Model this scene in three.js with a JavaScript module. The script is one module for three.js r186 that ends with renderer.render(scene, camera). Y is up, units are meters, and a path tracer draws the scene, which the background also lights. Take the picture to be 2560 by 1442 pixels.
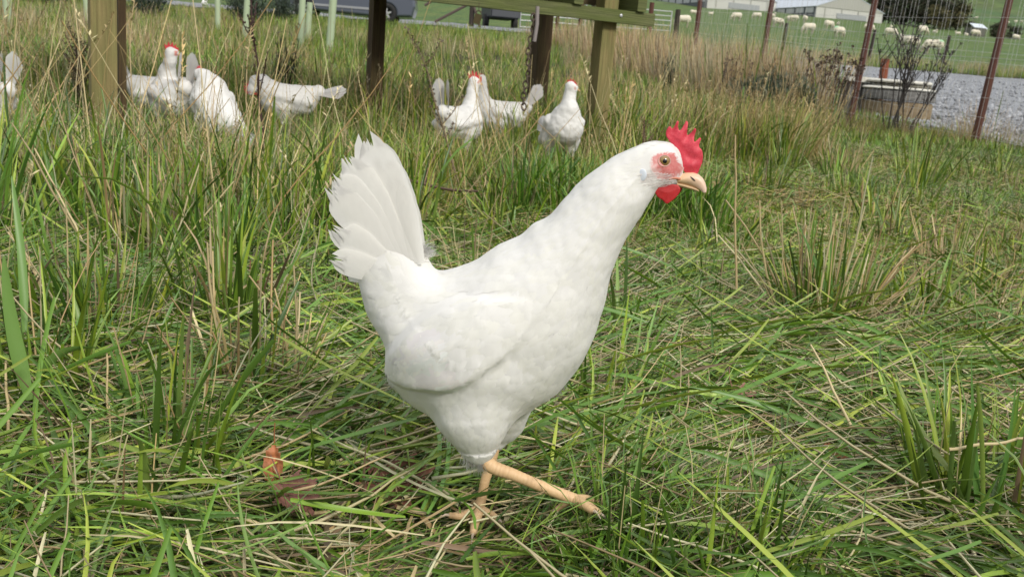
import * as THREE from 'three';
import { mergeGeometries } from 'three/addons/utils/BufferGeometryUtils.js';
import { createNoise2D, createNoise3D } from 'simplex-noise';

// ---------- camera, sky, sun, exposure ----------
const scene = new THREE.Scene();
const FPX = 2450, EYE = 0.456, PITCH = THREE.MathUtils.degToRad(12.45), ROLL = THREE.MathUtils.degToRad(4.5);
const camera = new THREE.PerspectiveCamera(2 * Math.atan(721 / FPX) * 180 / Math.PI, 2560 / 1442, 0.05, 4000);
camera.position.set(0, EYE, 0);
camera.rotation.set(-PITCH, 0, ROLL, 'YXZ');
camera.updateMatrixWorld(true);
camera.focus = 0.9;
camera.userData.fStop = 24;
const renderer = new THREE.WebGLRenderer({ antialias: true });
renderer.toneMapping = THREE.LinearToneMapping;
renderer.toneMappingExposure = 1.55;
renderer.shadowMap.enabled = true;
{ // an overcast sky, brighter towards the zenith, faintly cool
  const W = 256, H = 128, d = new Float32Array(W * H * 4);
  for (let j = 0; j < H; j++) for (let i = 0; i < W; i++) {
    const el = ((j + 0.5) / H - 0.5) * Math.PI, s = Math.max(0, Math.sin(el));
    const az = (i + 0.5) / W * 2 * Math.PI;
    const cl = 1 + 0.06 * Math.sin(az * 3 + 1.3 + s * 4) * Math.cos(s * 7 + az) + 0.04 * Math.sin(az * 7 + s * 11);
    const L = (el < 0 ? 0.22 : 0.30 + 0.53 * s) * cl;
    d.set([L * 0.985, L * 1.0, L * 1.03, 1], (j * W + i) * 4);
  }
  const t = new THREE.DataTexture(d, W, H, THREE.RGBAFormat, THREE.FloatType);
  t.mapping = THREE.EquirectangularReflectionMapping; t.magFilter = THREE.LinearFilter; t.needsUpdate = true;
  scene.background = t; scene.environment = t;
}
const sun = new THREE.DirectionalLight(0xfff8ee, 1.5);
sun.name = 'sun';
sun.position.set(6, 7.5, 7); sun.target.position.set(0, 0, -2);
sun.castShadow = true; sun.shadow.radius = 22; sun.shadow.mapSize.set(2048, 2048);
Object.assign(sun.shadow.camera, { left: -14, right: 14, top: 14, bottom: -14, near: 0.1, far: 60 });
scene.add(sun, sun.target);

// ---------- helpers ----------
const V = (x, y, z) => new THREE.Vector3(x, y, z);
function rng(seed) { let a = seed >>> 0; return () => { a = (a + 0x6d2b79f5) | 0; let t = Math.imul(a ^ (a >>> 15), 1 | a); t = (t + Math.imul(t ^ (t >>> 7), 61 | t)) ^ t; return ((t ^ (t >>> 14)) >>> 0) / 4294967296; }; }
const R0 = rng(7), n2 = createNoise2D(rng(11)), n3 = createNoise3D(rng(12)), n2b = createNoise2D(rng(13));
const clamp = (x, a = 0, b = 1) => Math.min(b, Math.max(a, x)), lerp = (a, b, t) => a + (b - a) * t;
const sst = (a, b, x) => { const t = clamp((x - a) / (b - a)); return t * t * (3 - 2 * t); };
// a point of the place from where the photograph shows it and how deep it stands
function P(px, py, D) {
  const v = V((px - 1280) / FPX, (721 - py) / FPX, -1).applyEuler(camera.rotation);
  const k = D / -v.z; return V(v.x * k, EYE + v.y * k, -D);
}
const KNOTS = [[-60, -3], [-8, -0.15], [0, -0.018], [1.5, -0.012], [4, 0], [8.5, 0.12], [12, 0.29], [16, 0.52], [20, 0.78], [28, 1.3], [34, 1.68], [46, 2.4], [63, 3.6], [120, 8.2], [200, 14.2], [280, 20.7], [330, 27], [450, 49.5], [600, 80], [1000, 170]];
function G0(d) {
  if (d <= KNOTS[0][0]) return KNOTS[0][1];
  for (let i = 0; i < KNOTS.length - 1; i++) {
    const [a, ya] = KNOTS[i], [b, yb] = KNOTS[i + 1];
    if (d <= b) {
      const m = (j) => { const p = KNOTS[Math.max(0, j - 1)], q = KNOTS[Math.min(KNOTS.length - 1, j + 1)]; return (q[1] - p[1]) / (q[0] - p[0]); };
      const t = (d - a) / (b - a), h = b - a, t2 = t * t, t3 = t2 * t;
      return (2 * t3 - 3 * t2 + 1) * ya + (t3 - 2 * t2 + t) * h * m(i) + (-2 * t3 + 3 * t2) * yb + (t3 - t2) * h * m(i + 1);
    }
  }
  return KNOTS.at(-1)[1];
}
const G = (x, z) => { const r = Math.hypot(x, z), k = clamp(1.6 - r / 30, 0, 1); return G0(-z) + k * (0.012 * n2(x * 1.7, z * 1.7) + 0.02 * n2b(x * 0.5, z * 0.5)) * sst(0.6, 1.6, r) + (r > 40 ? 0.004 * r * n2(x * 0.01, z * 0.01) * sst(40, 120, r) : 0); };
function onG(px, py, d) { const p = P(px, py, d); p.y = G(p.x, p.z); return p; }
const taken = new Map();
function numbered(n) { const k = taken.get(n) || 0; taken.set(n, k + 1); return k ? n + '_' + String(k).padStart(3, '0') : n; }
function tag(o, label, category, group, kind) { if (label) o.userData.label = label; if (category) o.userData.category = category; if (group) o.userData.group = group; if (kind) o.userData.kind = kind; return o; }
function shade(o) { o.castShadow = true; o.receiveShadow = true; return o; }
function part(name, geo, mat, parent) { const m = shade(new THREE.Mesh(geo, mat)); m.name = name; parent.add(m); return m; }
function thing(name, label, category, pos, turn = 0, group) { const g = new THREE.Group(); g.name = numbered(name); if (pos) g.position.copy(pos); g.rotation.y = turn; scene.add(g); return tag(g, label, category, group); }
function single(name, geo, mat, label, category, pos, turn = 0, group) { const m = shade(new THREE.Mesh(geo, mat)); m.name = numbered(name); if (pos) m.position.copy(pos); m.rotation.y = turn; scene.add(m); return tag(m, label, category, group); }
function struct(name, geo, mat) { const m = shade(new THREE.Mesh(geo, mat)); m.name = numbered(name); scene.add(m); return tag(m, null, null, null, 'structure'); }
function dup(o, label, pos, turn, group) { const c = o.clone(); c.name = numbered(o.name.replace(/_\d{3}$/, '')); c.userData = { ...o.userData }; if (label) c.userData.label = label; if (group) c.userData.group = group; if (pos) c.position.copy(pos); if (turn !== undefined) c.rotation.y = turn; scene.add(c); return c; }
const std = (o) => new THREE.MeshStandardMaterial({ roughness: 0.8, metalness: 0, side: THREE.DoubleSide, ...o });
const lin = (r, g, b) => new THREE.Color().setRGB(r, g, b);
function tex(w, h, f, srgb = true) { // f(u, v) -> [r, g, b] in 0..1
  const d = new Uint8Array(w * h * 4);
  for (let j = 0; j < h; j++) for (let i = 0; i < w; i++) { const c = f(i / w, j / h); for (let k = 0; k < 3; k++) d[(j * w + i) * 4 + k] = clamp(c[k]) * 255; d[(j * w + i) * 4 + 3] = 255; }
  const t = new THREE.DataTexture(d, w, h); t.wrapS = t.wrapT = THREE.RepeatWrapping; t.magFilter = THREE.LinearFilter; t.minFilter = THREE.LinearMipmapLinearFilter; if (srgb) t.colorSpace = THREE.SRGBColorSpace; t.needsUpdate = true; return t;
}
// noise that tiles with the texture
const tn = (u, v, f, s = 0) => { const a = u * 2 * Math.PI, b = v * 2 * Math.PI, r = f / (2 * Math.PI); return 0.5 * (n3(Math.cos(a) * r + s, Math.sin(a) * r, Math.cos(b) * r * 1.3) + n3(Math.sin(b) * r * 1.3 + 9 + s, Math.cos(a) * r + 3, Math.sin(a) * r)); };

class Acc { // collects vertices of one mesh
  constructor() { this.p = []; this.n = []; this.c = []; this.i = []; this.u = []; }
  get count() { return this.p.length / 3; }
  v(p, n, c) { this.p.push(p.x, p.y, p.z); this.n.push(n.x, n.y, n.z); if (c) this.c.push(c[0], c[1], c[2]); return this.count - 1; }
  tri(a, b, c) { this.i.push(a, b, c); }
  quad(a, b, c, d) { this.i.push(a, b, c, a, c, d); }
  geo() {
    const g = new THREE.BufferGeometry();
    g.setAttribute('position', new THREE.Float32BufferAttribute(this.p, 3));
    g.setAttribute('normal', new THREE.Float32BufferAttribute(this.n, 3));
    if (this.c.length) g.setAttribute('color', new THREE.Float32BufferAttribute(this.c, 3));
    g.setIndex(this.i); return g;
  }
}
// a ribbon along points: fold > 0 gives a creased leaf, w(s) the half width
function ribbon(A, pts, side0, w, col, fold = 0.3, tilt = 0.35) {
  const N = pts.length; let prev = -1;
  const T = V(0, 0, 0), S = V(0, 0, 0), M = V(0, 0, 0), q = V(0, 0, 0), nn = V(0, 0, 0);
  for (let k = 0; k < N; k++) {
    T.subVectors(pts[Math.min(N - 1, k + 1)], pts[Math.max(0, k - 1)]).normalize();
    S.copy(side0[k] || side0[0]).addScaledVector(T, -T.dot(side0[k] || side0[0])).normalize();
    M.crossVectors(S, T).normalize();
    const h = w(k / (N - 1)), at = A.count;
    if (fold > 0) {
      for (const e of [-1, 0, 1]) { q.copy(pts[k]).addScaledVector(S, e * h).addScaledVector(M, Math.abs(e) * h * fold); nn.copy(M).addScaledVector(S, -e * tilt * 1.2).normalize(); A.v(q, nn, col); }
      if (k) { A.quad(prev, prev + 1, at + 1, at); A.quad(prev + 1, prev + 2, at + 2, at + 1); }
    } else {
      for (const e of [-1, 1]) { q.copy(pts[k]).addScaledVector(S, e * h); nn.copy(M).addScaledVector(S, e * tilt).normalize(); A.v(q, nn, col); }
      if (k) A.quad(prev, prev + 1, at + 1, at);
    }
    prev = at;
  }
}
// a grass leaf growing from base: lean0 and curl are angles from the vertical, in radians
function blade(A, r, base, yaw, len, wid, lean0, curl, col, o = {}) {
  const n = o.seg || 5, pts = [], sides = [], p = base.clone(); const tw0 = (r() - 0.5) * 1.2, tw = (r() - 0.5) * (o.twist ?? 1.6), drift = (r() - 0.5) * (o.drift ?? 0.7);
  for (let k = 0; k <= n; k++) {
    const s = k / n, a = lean0 + curl * s * s, y = yaw + drift * s;
    pts.push(p.clone());
    const dir = V(Math.sin(a) * Math.cos(y), Math.cos(a), Math.sin(a) * Math.sin(y));
    sides.push(V(-Math.sin(y), 0, Math.cos(y)).applyAxisAngle(dir, tw0 + tw * s));
    p.addScaledVector(dir, len / n); if (o.floor !== undefined && p.y < o.floor) p.y = o.floor + 0.002 * r();
  }
  const cut = o.cut ? 0.55 : 0.03;
  ribbon(A, pts, sides, (s) => wid * 0.5 * Math.max(cut, Math.pow(Math.min(1, (1 - s) * 2.4 + cut), 0.8)) * (0.65 + 0.35 * Math.min(1, s * 5)), col, o.fold ?? 0.3);
}
function tube(A, pts, rad, col, sides = 4) { // closed-ended thin tube
  const N = pts.length, up = V(0.31, 0.2, 0.93).normalize(); let prev = -1;
  const T = V(0, 0, 0), S = V(0, 0, 0), B = V(0, 0, 0), q = V(0, 0, 0), nn = V(0, 0, 0);
  for (let k = 0; k < N; k++) {
    T.subVectors(pts[Math.min(N - 1, k + 1)], pts[Math.max(0, k - 1)]).normalize();
    S.crossVectors(T, up); if (S.lengthSq() < 1e-4) S.set(1, 0, 0); S.normalize(); B.crossVectors(T, S);
    const rr = typeof rad === 'function' ? rad(k / (N - 1)) : rad, at = A.count;
    for (let j = 0; j < sides; j++) { const a = j / sides * 2 * Math.PI; nn.copy(S).multiplyScalar(Math.cos(a)).addScaledVector(B, Math.sin(a)); q.copy(pts[k]).addScaledVector(nn, rr); A.v(q, nn, typeof col === 'function' ? col(k / (N - 1), a) : col); }
    if (k) for (let j = 0; j < sides; j++) { const j2 = (j + 1) % sides; A.quad(prev + j, prev + j2, at + j2, at + j); }
    if (k === 0 || k === N - 1) { const c = A.v(pts[k], k ? T.clone() : T.clone().negate(), typeof col === 'function' ? col(k / (N - 1), 0) : col); for (let j = 0; j < sides; j++) A.tri(c, at + j, at + (j + 1) % sides); }
    prev = at;
  }
}
// mesh of the surface f = 0 (f > 0 inside), naive surface nets pulled onto the surface
function nets(f, lo, hi, cell, colour) {
  const nx = Math.ceil((hi.x - lo.x) / cell) + 1, ny = Math.ceil((hi.y - lo.y) / cell) + 1, nz = Math.ceil((hi.z - lo.z) / cell) + 1;
  const val = new Float32Array(nx * ny * nz), id = (i, j, k) => (k * ny + j) * nx + i;
  for (let k = 0; k < nz; k++) for (let j = 0; j < ny; j++) for (let i = 0; i < nx; i++) val[id(i, j, k)] = f(lo.x + i * cell, lo.y + j * cell, lo.z + k * cell);
  const vert = new Int32Array(nx * ny * nz).fill(-1), A = new Acc(), e = cell * 0.4;
  const grad = (x, y, z) => V(f(x + e, y, z) - f(x - e, y, z), f(x, y + e, z) - f(x, y - e, z), f(x, y, z + e) - f(x, y, z - e)).multiplyScalar(0.5 / e);
  for (let k = 0; k < nz - 1; k++) for (let j = 0; j < ny - 1; j++) for (let i = 0; i < nx - 1; i++) {
    let m = 0; for (let c = 0; c < 8; c++) if (val[id(i + (c & 1), j + (c >> 1 & 1), k + (c >> 2))] > 0) m |= 1 << c;
    if (m === 0 || m === 255) continue;
    let x = 0, y = 0, z = 0, n = 0;
    for (let a = 0; a < 8; a++) for (const b of [a | 1, a | 2, a | 4]) if (b !== a && ((m >> a ^ m >> b) & 1)) {
      const va = val[id(i + (a & 1), j + (a >> 1 & 1), k + (a >> 2))], vb = val[id(i + (b & 1), j + (b >> 1 & 1), k + (b >> 2))], t = va / (va - vb);
      x += (a & 1) + t * ((b & 1) - (a & 1)); y += (a >> 1 & 1) + t * ((b >> 1 & 1) - (a >> 1 & 1)); z += (a >> 2) + t * ((b >> 2) - (a >> 2)); n++;
    }
    const p = V(lo.x + (i + x / n) * cell, lo.y + (j + y / n) * cell, lo.z + (k + z / n) * cell);
    for (let s = 0; s < 2; s++) { const g = grad(p.x, p.y, p.z), L = g.lengthSq(); if (L > 1e-12) p.addScaledVector(g, clamp(-f(p.x, p.y, p.z) / L * Math.sqrt(L), -cell * 0.5, cell * 0.5) / Math.sqrt(L)); }
    const g = grad(p.x, p.y, p.z).negate().normalize();
    vert[id(i, j, k)] = A.v(p, g, colour ? colour(p, g) : null);
  }
  for (let k = 1; k < nz - 1; k++) for (let j = 1; j < ny - 1; j++) for (let i = 1; i < nx - 1; i++) {
    const a = val[id(i, j, k)] > 0;
    const q = (p0, p1, p2, p3, flip) => { if (p0 < 0 || p1 < 0 || p2 < 0 || p3 < 0) return; flip ? A.quad(p0, p3, p2, p1) : A.quad(p0, p1, p2, p3); };
    if (a !== val[id(i + 1, j, k)] > 0) q(vert[id(i, j - 1, k - 1)], vert[id(i, j, k - 1)], vert[id(i, j, k)], vert[id(i, j - 1, k)], !a);
    if (a !== val[id(i, j + 1, k)] > 0) q(vert[id(i - 1, j, k - 1)], vert[id(i - 1, j, k)], vert[id(i, j, k)], vert[id(i, j, k - 1)], !a);
    if (a !== val[id(i, j, k + 1)] > 0) q(vert[id(i - 1, j - 1, k)], vert[id(i, j - 1, k)], vert[id(i, j, k)], vert[id(i - 1, j, k)], !a);
  }
  const out = A.geo(); out.userData.acc = A; return out;
}
const capsule = (x, y, z, a, b, ra, rb) => { // > 0 inside a tapered capsule
  const bx = b.x - a.x, by = b.y - a.y, bz = b.z - a.z, px = x - a.x, py = y - a.y, pz = z - a.z, t = clamp((px * bx + py * by + pz * bz) / (bx * bx + by * by + bz * bz + 1e-12));
  return ra + (rb - ra) * t - Math.hypot(px - bx * t, py - by * t, pz - bz * t);
};
const smax = (a, b, k) => { const h = clamp(0.5 + 0.5 * (a - b) / k); return b + (a - b) * h + k * h * (1 - h); };
// a box with small chamfers, standing on its base when up is true
function board(w, h, d, c = 0.004) {
  const s = new THREE.Shape(); const x = w / 2 - c, y = h / 2 - c;
  s.moveTo(-x, -y - c); s.lineTo(x, -y - c); s.lineTo(x + c, -y); s.lineTo(x + c, y); s.lineTo(x, y + c); s.lineTo(-x, y + c); s.lineTo(-x - c, y); s.lineTo(-x - c, -y); s.closePath();
  const g = new THREE.ExtrudeGeometry(s, { depth: d - 2 * c, bevelEnabled: true, bevelThickness: c, bevelSize: c * 0.01, bevelSegments: 1 });
  g.translate(0, 0, -d / 2 + c); return g;
}
const between = (geo, a, b, roll = 0) => { // lays geometry whose length runs along +z from a to b
  const L = a.distanceTo(b), m = new THREE.Matrix4().lookAt(b, a, V(0, 1, 0.001)); geo.rotateZ(roll); geo.applyMatrix4(m); geo.translate((a.x + b.x) / 2, (a.y + b.y) / 2, (a.z + b.z) / 2); return geo;
};

// ---------- terrain ----------
function sheet(xs, zs, lift, uvs = 1) {
  const A = new Acc(), nx = xs.length, uv = [];
  for (const z of zs) for (const x0 of xs) {
    const x = typeof x0 === 'function' ? x0(z) : x0, y = G(x, z) + (typeof lift === 'function' ? lift(x, z) : lift), e = 0.05 + 0.01 * Math.hypot(x, z);
    const n = V(G(x - e, z) - G(x + e, z), 2 * e, G(x, z - e) - G(x, z + e)).normalize();
    A.v(V(x, y, z), n); uv.push(x * uvs, z * uvs);
  }
  for (let j = 0; j < zs.length - 1; j++) for (let i = 0; i < nx - 1; i++) { const a = j * nx + i; A.quad(a, a + 1, a + nx + 1, a + nx); }
  const g = A.geo(); g.setAttribute('uv', new THREE.Float32BufferAttribute(uv, 2)); return g;
}
const span = (a, b, n, p = 1) => Array.from({ length: n + 1 }, (_, i) => { const t = i / n * 2 - 1; return (a + b) / 2 + (b - a) / 2 * Math.sign(t) * Math.abs(t) ** p; });
const grow = (a, b, n, p) => Array.from({ length: n + 1 }, (_, i) => a + (b - a) * (i / n) ** p);
const thatchMap = tex(1024, 1024, (u, v) => {
  const a = tn(u, v, 26), b = tn(u, v, 90, 4), c = tn(u, v, 260, 8), m = clamp(0.5 + 0.5 * a + 0.3 * b), f = clamp(0.55 + 0.5 * c + 0.25 * b, 0.1, 1);
  return [lerp(0.24, 0.19, m) * f + 0.02, lerp(0.19, 0.21, m) * f + 0.02, lerp(0.12, 0.09, m) * f + 0.015];
});
const thatchBump = tex(512, 512, (u, v) => { const k = 0.5 + 0.3 * tn(u, v, 60) + 0.3 * tn(u, v, 200, 3); return [k, k, k]; }, false);
const groundMat = std({ map: thatchMap, bumpMap: thatchBump, bumpScale: 0.02, roughness: 0.95 });
struct('paddock_ground', sheet(span(-45, 45, 180, 2.2), [...grow(24, 0, 14, 1.6).slice(0, -1), ...grow(0, -31, 150, 1.7)], 0, 0.8), groundMat);

// the pasture and the hills above it: short grazed turf, patchy
const turfMap = tex(1024, 1024, (u, v) => {
  const a = tn(u, v, 9), b = tn(u, v, 40, 4), c = tn(u, v, 190, 8), m = clamp(0.5 + 0.9 * a + 0.3 * b), f = 0.84 + 0.2 * b + 0.26 * c;
  return [lerp(0.29, 0.41, m) * f, lerp(0.43, 0.48, m) * f, lerp(0.16, 0.20, m) * f];
});
const turfMat = std({ map: turfMap, roughness: 0.95, bumpMap: thatchBump, bumpScale: 0.05 });
struct('pasture', sheet(span(-160, 190, 110, 1.5), grow(-30.5, -286, 110, 1.5), (x, z) => (z > -32 ? -0.05 : 0.01), 0.07), turfMat);
const hillMap = tex(512, 512, (u, v) => { const a = tn(u, v, 5), b = tn(u, v, 40, 4), m = clamp(0.5 + 0.8 * a), f = 0.85 + 0.18 * b; return [lerp(0.30, 0.36, m) * f, lerp(0.44, 0.43, m) * f, lerp(0.21, 0.22, m) * f]; });
struct('hillside', sheet(span(-700, 700, 80, 1.2), grow(-280, -1000, 60, 1.4), (x, z) => (z > -283 ? -0.3 : 0.02), 0.006), std({ map: hillMap, roughness: 1 }));

// gravel yard beyond the wire fence, running back and to the left as a track
const fenceX = (d) => 3.9 - 0.167 * (d - 8.5);
const gravelMap = tex(1024, 1024, (u, v) => { const a = tn(u, v, 12), b = tn(u, v, 150, 4), c = tn(u, v, 330, 8), f = clamp(0.56 + 0.10 * a + 0.2 * b + 0.34 * c, 0.12, 1); return [f * 0.98, f, f * 1.03]; });
const gravelBump = tex(512, 512, (u, v) => { const k = 0.5 + 0.25 * tn(u, v, 100) + 0.35 * tn(u, v, 220, 3); return [k, k, k]; }, false);
const gravelMat = std({ map: gravelMap, bumpMap: gravelBump, bumpScale: 0.03, roughness: 0.95 });
{
  const z = grow(-8.9, -30, 60, 1), L = (zz) => fenceX(-zz) + 0.62 + 0.12 * n2(zz * 1.3, 4) + (-zz > 24 ? (-zz - 24) * 0.1 : 0), Rr = () => 34;
  const cols = Array.from({ length: 41 }, (_, i) => (zz) => lerp(L(zz), Rr(zz), (i / 40) ** 1.5));
  struct('gravel_yard', sheet(cols, z, (x, zz) => 0.03 + (zz < -28.6 + 0.4 * n2(x * 0.5, 1) ? -0.15 : 0), 0.5), gravelMat);
  const z2 = grow(-35.5, -43, 24, 1);
  struct('gravel_track', sheet(span(-26, 2.2, 60, 1), z2, (x, zz) => 0.05 + 0.03 * n2(x, zz), 0.5), gravelMat);
  // loose stones on the yard
  const r = rng(31), geo = new THREE.IcosahedronGeometry(1, 0), im = new THREE.InstancedMesh(geo, std({ color: 0xffffff, roughness: 0.9, flatShading: true }), 9000), m = new THREE.Matrix4(), c = new THREE.Color(), q = new THREE.Quaternion();
  for (let i = 0; i < 9000; i++) {
    const d = 9 + 15 * r() ** 1.6, x = fenceX(d) + 0.55 + r() ** 1.4 * (d * 0.62 - fenceX(d)), s = 0.009 + 0.02 * r() ** 2; q.setFromEuler(new THREE.Euler(r() * 6, r() * 6, r() * 6));
    m.compose(V(x, G(x, -d) + 0.03 + s * 0.3, -d), q, V(s * (1 + r()), s * 0.8, s * (1 + 0.6 * r()))); im.setMatrixAt(i, m); const k = 0.16 + 0.3 * r(); im.setColorAt(i, c.setRGB(k * 0.97, k, k * 1.05));
  }
  im.name = 'loose_gravel'; shade(im); tag(im, 'loose grey stones scattered over the gravel yard', 'gravel', null, 'stuff'); scene.add(im);
}

// ---------- timber and metal ----------
const woodMap = (base, dark, green, seed) => tex(256, 512, (u, v) => { // grain runs along v
  const g = tn(u, v * 0.08, 60, seed), f = tn(u, v, 160, seed + 3), m = clamp(0.5 + 1.1 * tn(u, v, 7, seed + 6)), k = clamp(0.5 + 0.55 * g + 0.25 * f), w = green * m;
  const c = [0, 1, 2].map((i) => lerp(dark[i], base[i], k)); return [lerp(c[0], 0.36, w), lerp(c[1], 0.40, w), lerp(c[2], 0.20, w)];
});
const woodBump = tex(256, 512, (u, v) => { const k = 0.5 + 0.35 * tn(u, v * 0.08, 60, 2) + 0.15 * tn(u, v, 160, 9); return [k, k, k]; }, false);
const woodMossy = std({ map: woodMap([0.50, 0.51, 0.34], [0.25, 0.28, 0.15], 0.8, 1), bumpMap: woodBump, bumpScale: 0.003, roughness: 0.9 });
const woodPost = std({ map: woodMap([0.62, 0.58, 0.38], [0.44, 0.38, 0.24], 0.4, 5), bumpMap: woodBump, bumpScale: 0.002, roughness: 0.85 });
const woodDark = std({ map: woodMap([0.38, 0.30, 0.20], [0.22, 0.17, 0.11], 0.25, 9), bumpMap: woodBump, bumpScale: 0.002, roughness: 0.9 });
const woodRed = std({ map: woodMap([0.44, 0.27, 0.22], [0.25, 0.15, 0.12], 0.05, 13), bumpMap: woodBump, bumpScale: 0.002, roughness: 0.85 });
const woodStake = std({ map: woodMap([0.30, 0.26, 0.24], [0.16, 0.14, 0.13], 0.1, 17), roughness: 0.9 });
const steel = std({ color: lin(0.56, 0.57, 0.58), metalness: 0.6, roughness: 0.45 });
const rust = std({ color: lin(0.10, 0.075, 0.055), metalness: 0.3, roughness: 0.8 });
const uvBox = (g, s = 1) => { // metre uv, grain along the longest side
  g.computeBoundingBox(); const b = g.boundingBox, sz = b.getSize(V(0, 0, 0)), ax = ['x', 'y', 'z'].sort((a, c) => sz[c] - sz[a]), po = g.attributes.position, no = g.attributes.normal, uv = [];
  for (let i = 0; i < po.count; i++) { const p = { x: po.getX(i), y: po.getY(i), z: po.getZ(i) }, n = { x: Math.abs(no.getX(i)), y: Math.abs(no.getY(i)), z: Math.abs(no.getZ(i)) }, o = n[ax[1]] > n[ax[2]] ? ax[2] : ax[1]; uv.push(p[o] * 3 * s + (n[ax[1]] > n[ax[2]] ? 0.37 : 0), p[ax[0]] * 0.8 * s + b.min.x); }
  g.setAttribute('uv', new THREE.Float32BufferAttribute(uv, 2)); return g;
};
const plank = (w, h, d) => uvBox(board(w, h, d));
const round = (r0, r1, h, seg = 10, seed = 1) => { const g = new THREE.CylinderGeometry(r1, r0, h, seg, 6); const po = g.attributes.position; for (let i = 0; i < po.count; i++) { const k = 1 + 0.08 * n3(po.getX(i) * 20 + seed, po.getY(i) * 3, po.getZ(i) * 20); po.setX(i, po.getX(i) * k); po.setZ(i, po.getZ(i) * k); } g.computeVertexNormals(); g.translate(0, h / 2, 0); return g; };

// raised hen house: only its legs, the mossy front rail and the underside come into the picture
{
  const A = V(-1.70, 0, -4.0), B = V(0.50, 0, -5.25), along = B.clone().sub(A).normalize(), back = V(along.z, 0, -along.x); // back points away from the lens
  if (back.z > 0) back.negate();
  const yaw = Math.atan2(-along.z, along.x), h = thing('raised_hen_house', 'raised wooden hen house on posts with a mossy green front rail', 'hen house', V(A.x, 0, A.z), yaw);
  const L = A.distanceTo(B), W = 0.86; // own frame: x along the front, -z to the back
  const gy = (x, z) => G(A.x + along.x * x - back.x * z, A.z + along.z * x - back.z * z);
  const post = (x, z, w, mat, top = 1.5) => { const y = gy(x, z); const g = plank(w, top - y + 0.05, w); g.translate(x, (top + y - 0.05) / 2, z); return part('post', g, mat, h); };
  post(0, -0.06, 0.098, woodPost); { const g = plank(0.03, 1.5, 0.06); g.translate(0.085, 0.72, -0.16); part('side_batten', g, woodDark, h); }
  post(L - 0.10, -0.075, 0.084, woodPost); post(L - 0.02, -W, 0.09, woodDark); post(L * 0.58, -W + 0.02, 0.072, woodDark);
  const yb = 0.772, rail = (x0, x1, z, y, hh, w, mat, name) => { const g = plank(x1 - x0, hh, w); g.translate((x0 + x1) / 2, y, z); return part(name, g, mat, h); };
  const fr = rail(-0.2, L + 0.14, 0.0, yb, 0.064, 0.046, woodMossy, 'front_rail');
  rail(-0.1, L + 0.06, -W, yb + 0.26, 0.09, 0.046, woodDark, 'back_rail');
  const jg = plank(0.055, 0.075, 0.3); for (let k = 0; k < 7; k++) { const m = part('joist', jg, woodMossy, h); m.position.set(L + 0.04 - k * 0.385, yb + 0.032 + 0.039, -0.11); }
  const fb = plank(L + 0.1, 0.02, 0.118); for (let k = 0; k < 7; k++) { const m = part('floor_board', fb, woodDark, h); m.position.set(L / 2, yb + 0.32, -0.09 - k * 0.124); }
  const wbd = plank(L + 0.1, 0.118, 0.018); for (let k = 0; k < 5; k++) { const m = part('wall_board', wbd, woodDark, h); m.position.set(L / 2, yb + 0.115 + k * 0.122, -0.2); }
  { const g = plank(L + 0.5, 0.03, W + 0.4); g.rotateX(0.12); g.translate(L / 2, 1.62, -W / 2); part('roof', g, woodDark, h); }
  for (const x of [L - 0.075, 0.02]) { const g = new THREE.SphereGeometry(0.0095, 12, 8); g.scale(1, 1, 0.5); g.translate(x, yb + 0.004, 0.0245); part('bolt', g, steel, fr); }
  // padlock on a wire, and a rusty chain, both hung from the rail
  const pw = (px, py, d) => P(px, py, d);
  const a = pw(1197, 22, 4.66), pl = thing('padlock', 'small dark padlock hanging from the mossy wooden rail', 'padlock', a.clone());
  { const w = new Acc(); tube(w, [V(0, 0.03, 0), V(0, 0.012, 0), V(0, -0.008, 0)], 0.0016, null, 6); part('hanger', w.geo(), rust, pl); const s = new THREE.TorusGeometry(0.012, 0.003, 8, 16, Math.PI * 1.1); s.translate(0, -0.02, 0); part('shackle', s, rust, pl); const b = board(0.032, 0.045, 0.018, 0.003); b.rotateZ(-0.2); b.translate(-0.003, -0.045, 0); part('lock_body', b, std({ color: lin(0.09, 0.07, 0.03), metalness: 0.5, roughness: 0.5 }), pl); }
  const c = pw(1334, 32, 4.78), ch = thing('rusty_chain', 'dark rusty chain hanging from the rail beside the brown post', 'chain', c.clone());
  const link = new THREE.TorusGeometry(0.011, 0.0034, 8, 14); link.scale(1, 1.55, 1); for (let k = 0; k < 17; k++) { const m = part('link', link, rust, ch); m.position.set(0.006 * Math.sin(k * 0.8) - 0.0008 * k, -0.02 - k * 0.026, 0.004 * Math.cos(k)); m.rotation.set(0, k % 2 ? 1.4 : 0.1, 0.15 * Math.sin(k * 1.7)); }
  const tb = new Acc(); tube(tb, [V(0.016, 0.03, 0.0), V(0.02, -0.05, 0.004), V(0.014, -0.13, 0.004)], 0.0095, null, 10); single('grey_pipe', tb.geo(), std({ color: lin(0.26, 0.23, 0.22), roughness: 0.7 }), 'short grey pipe hanging beside the rusty chain', 'pipe', c.clone());
}

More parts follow.
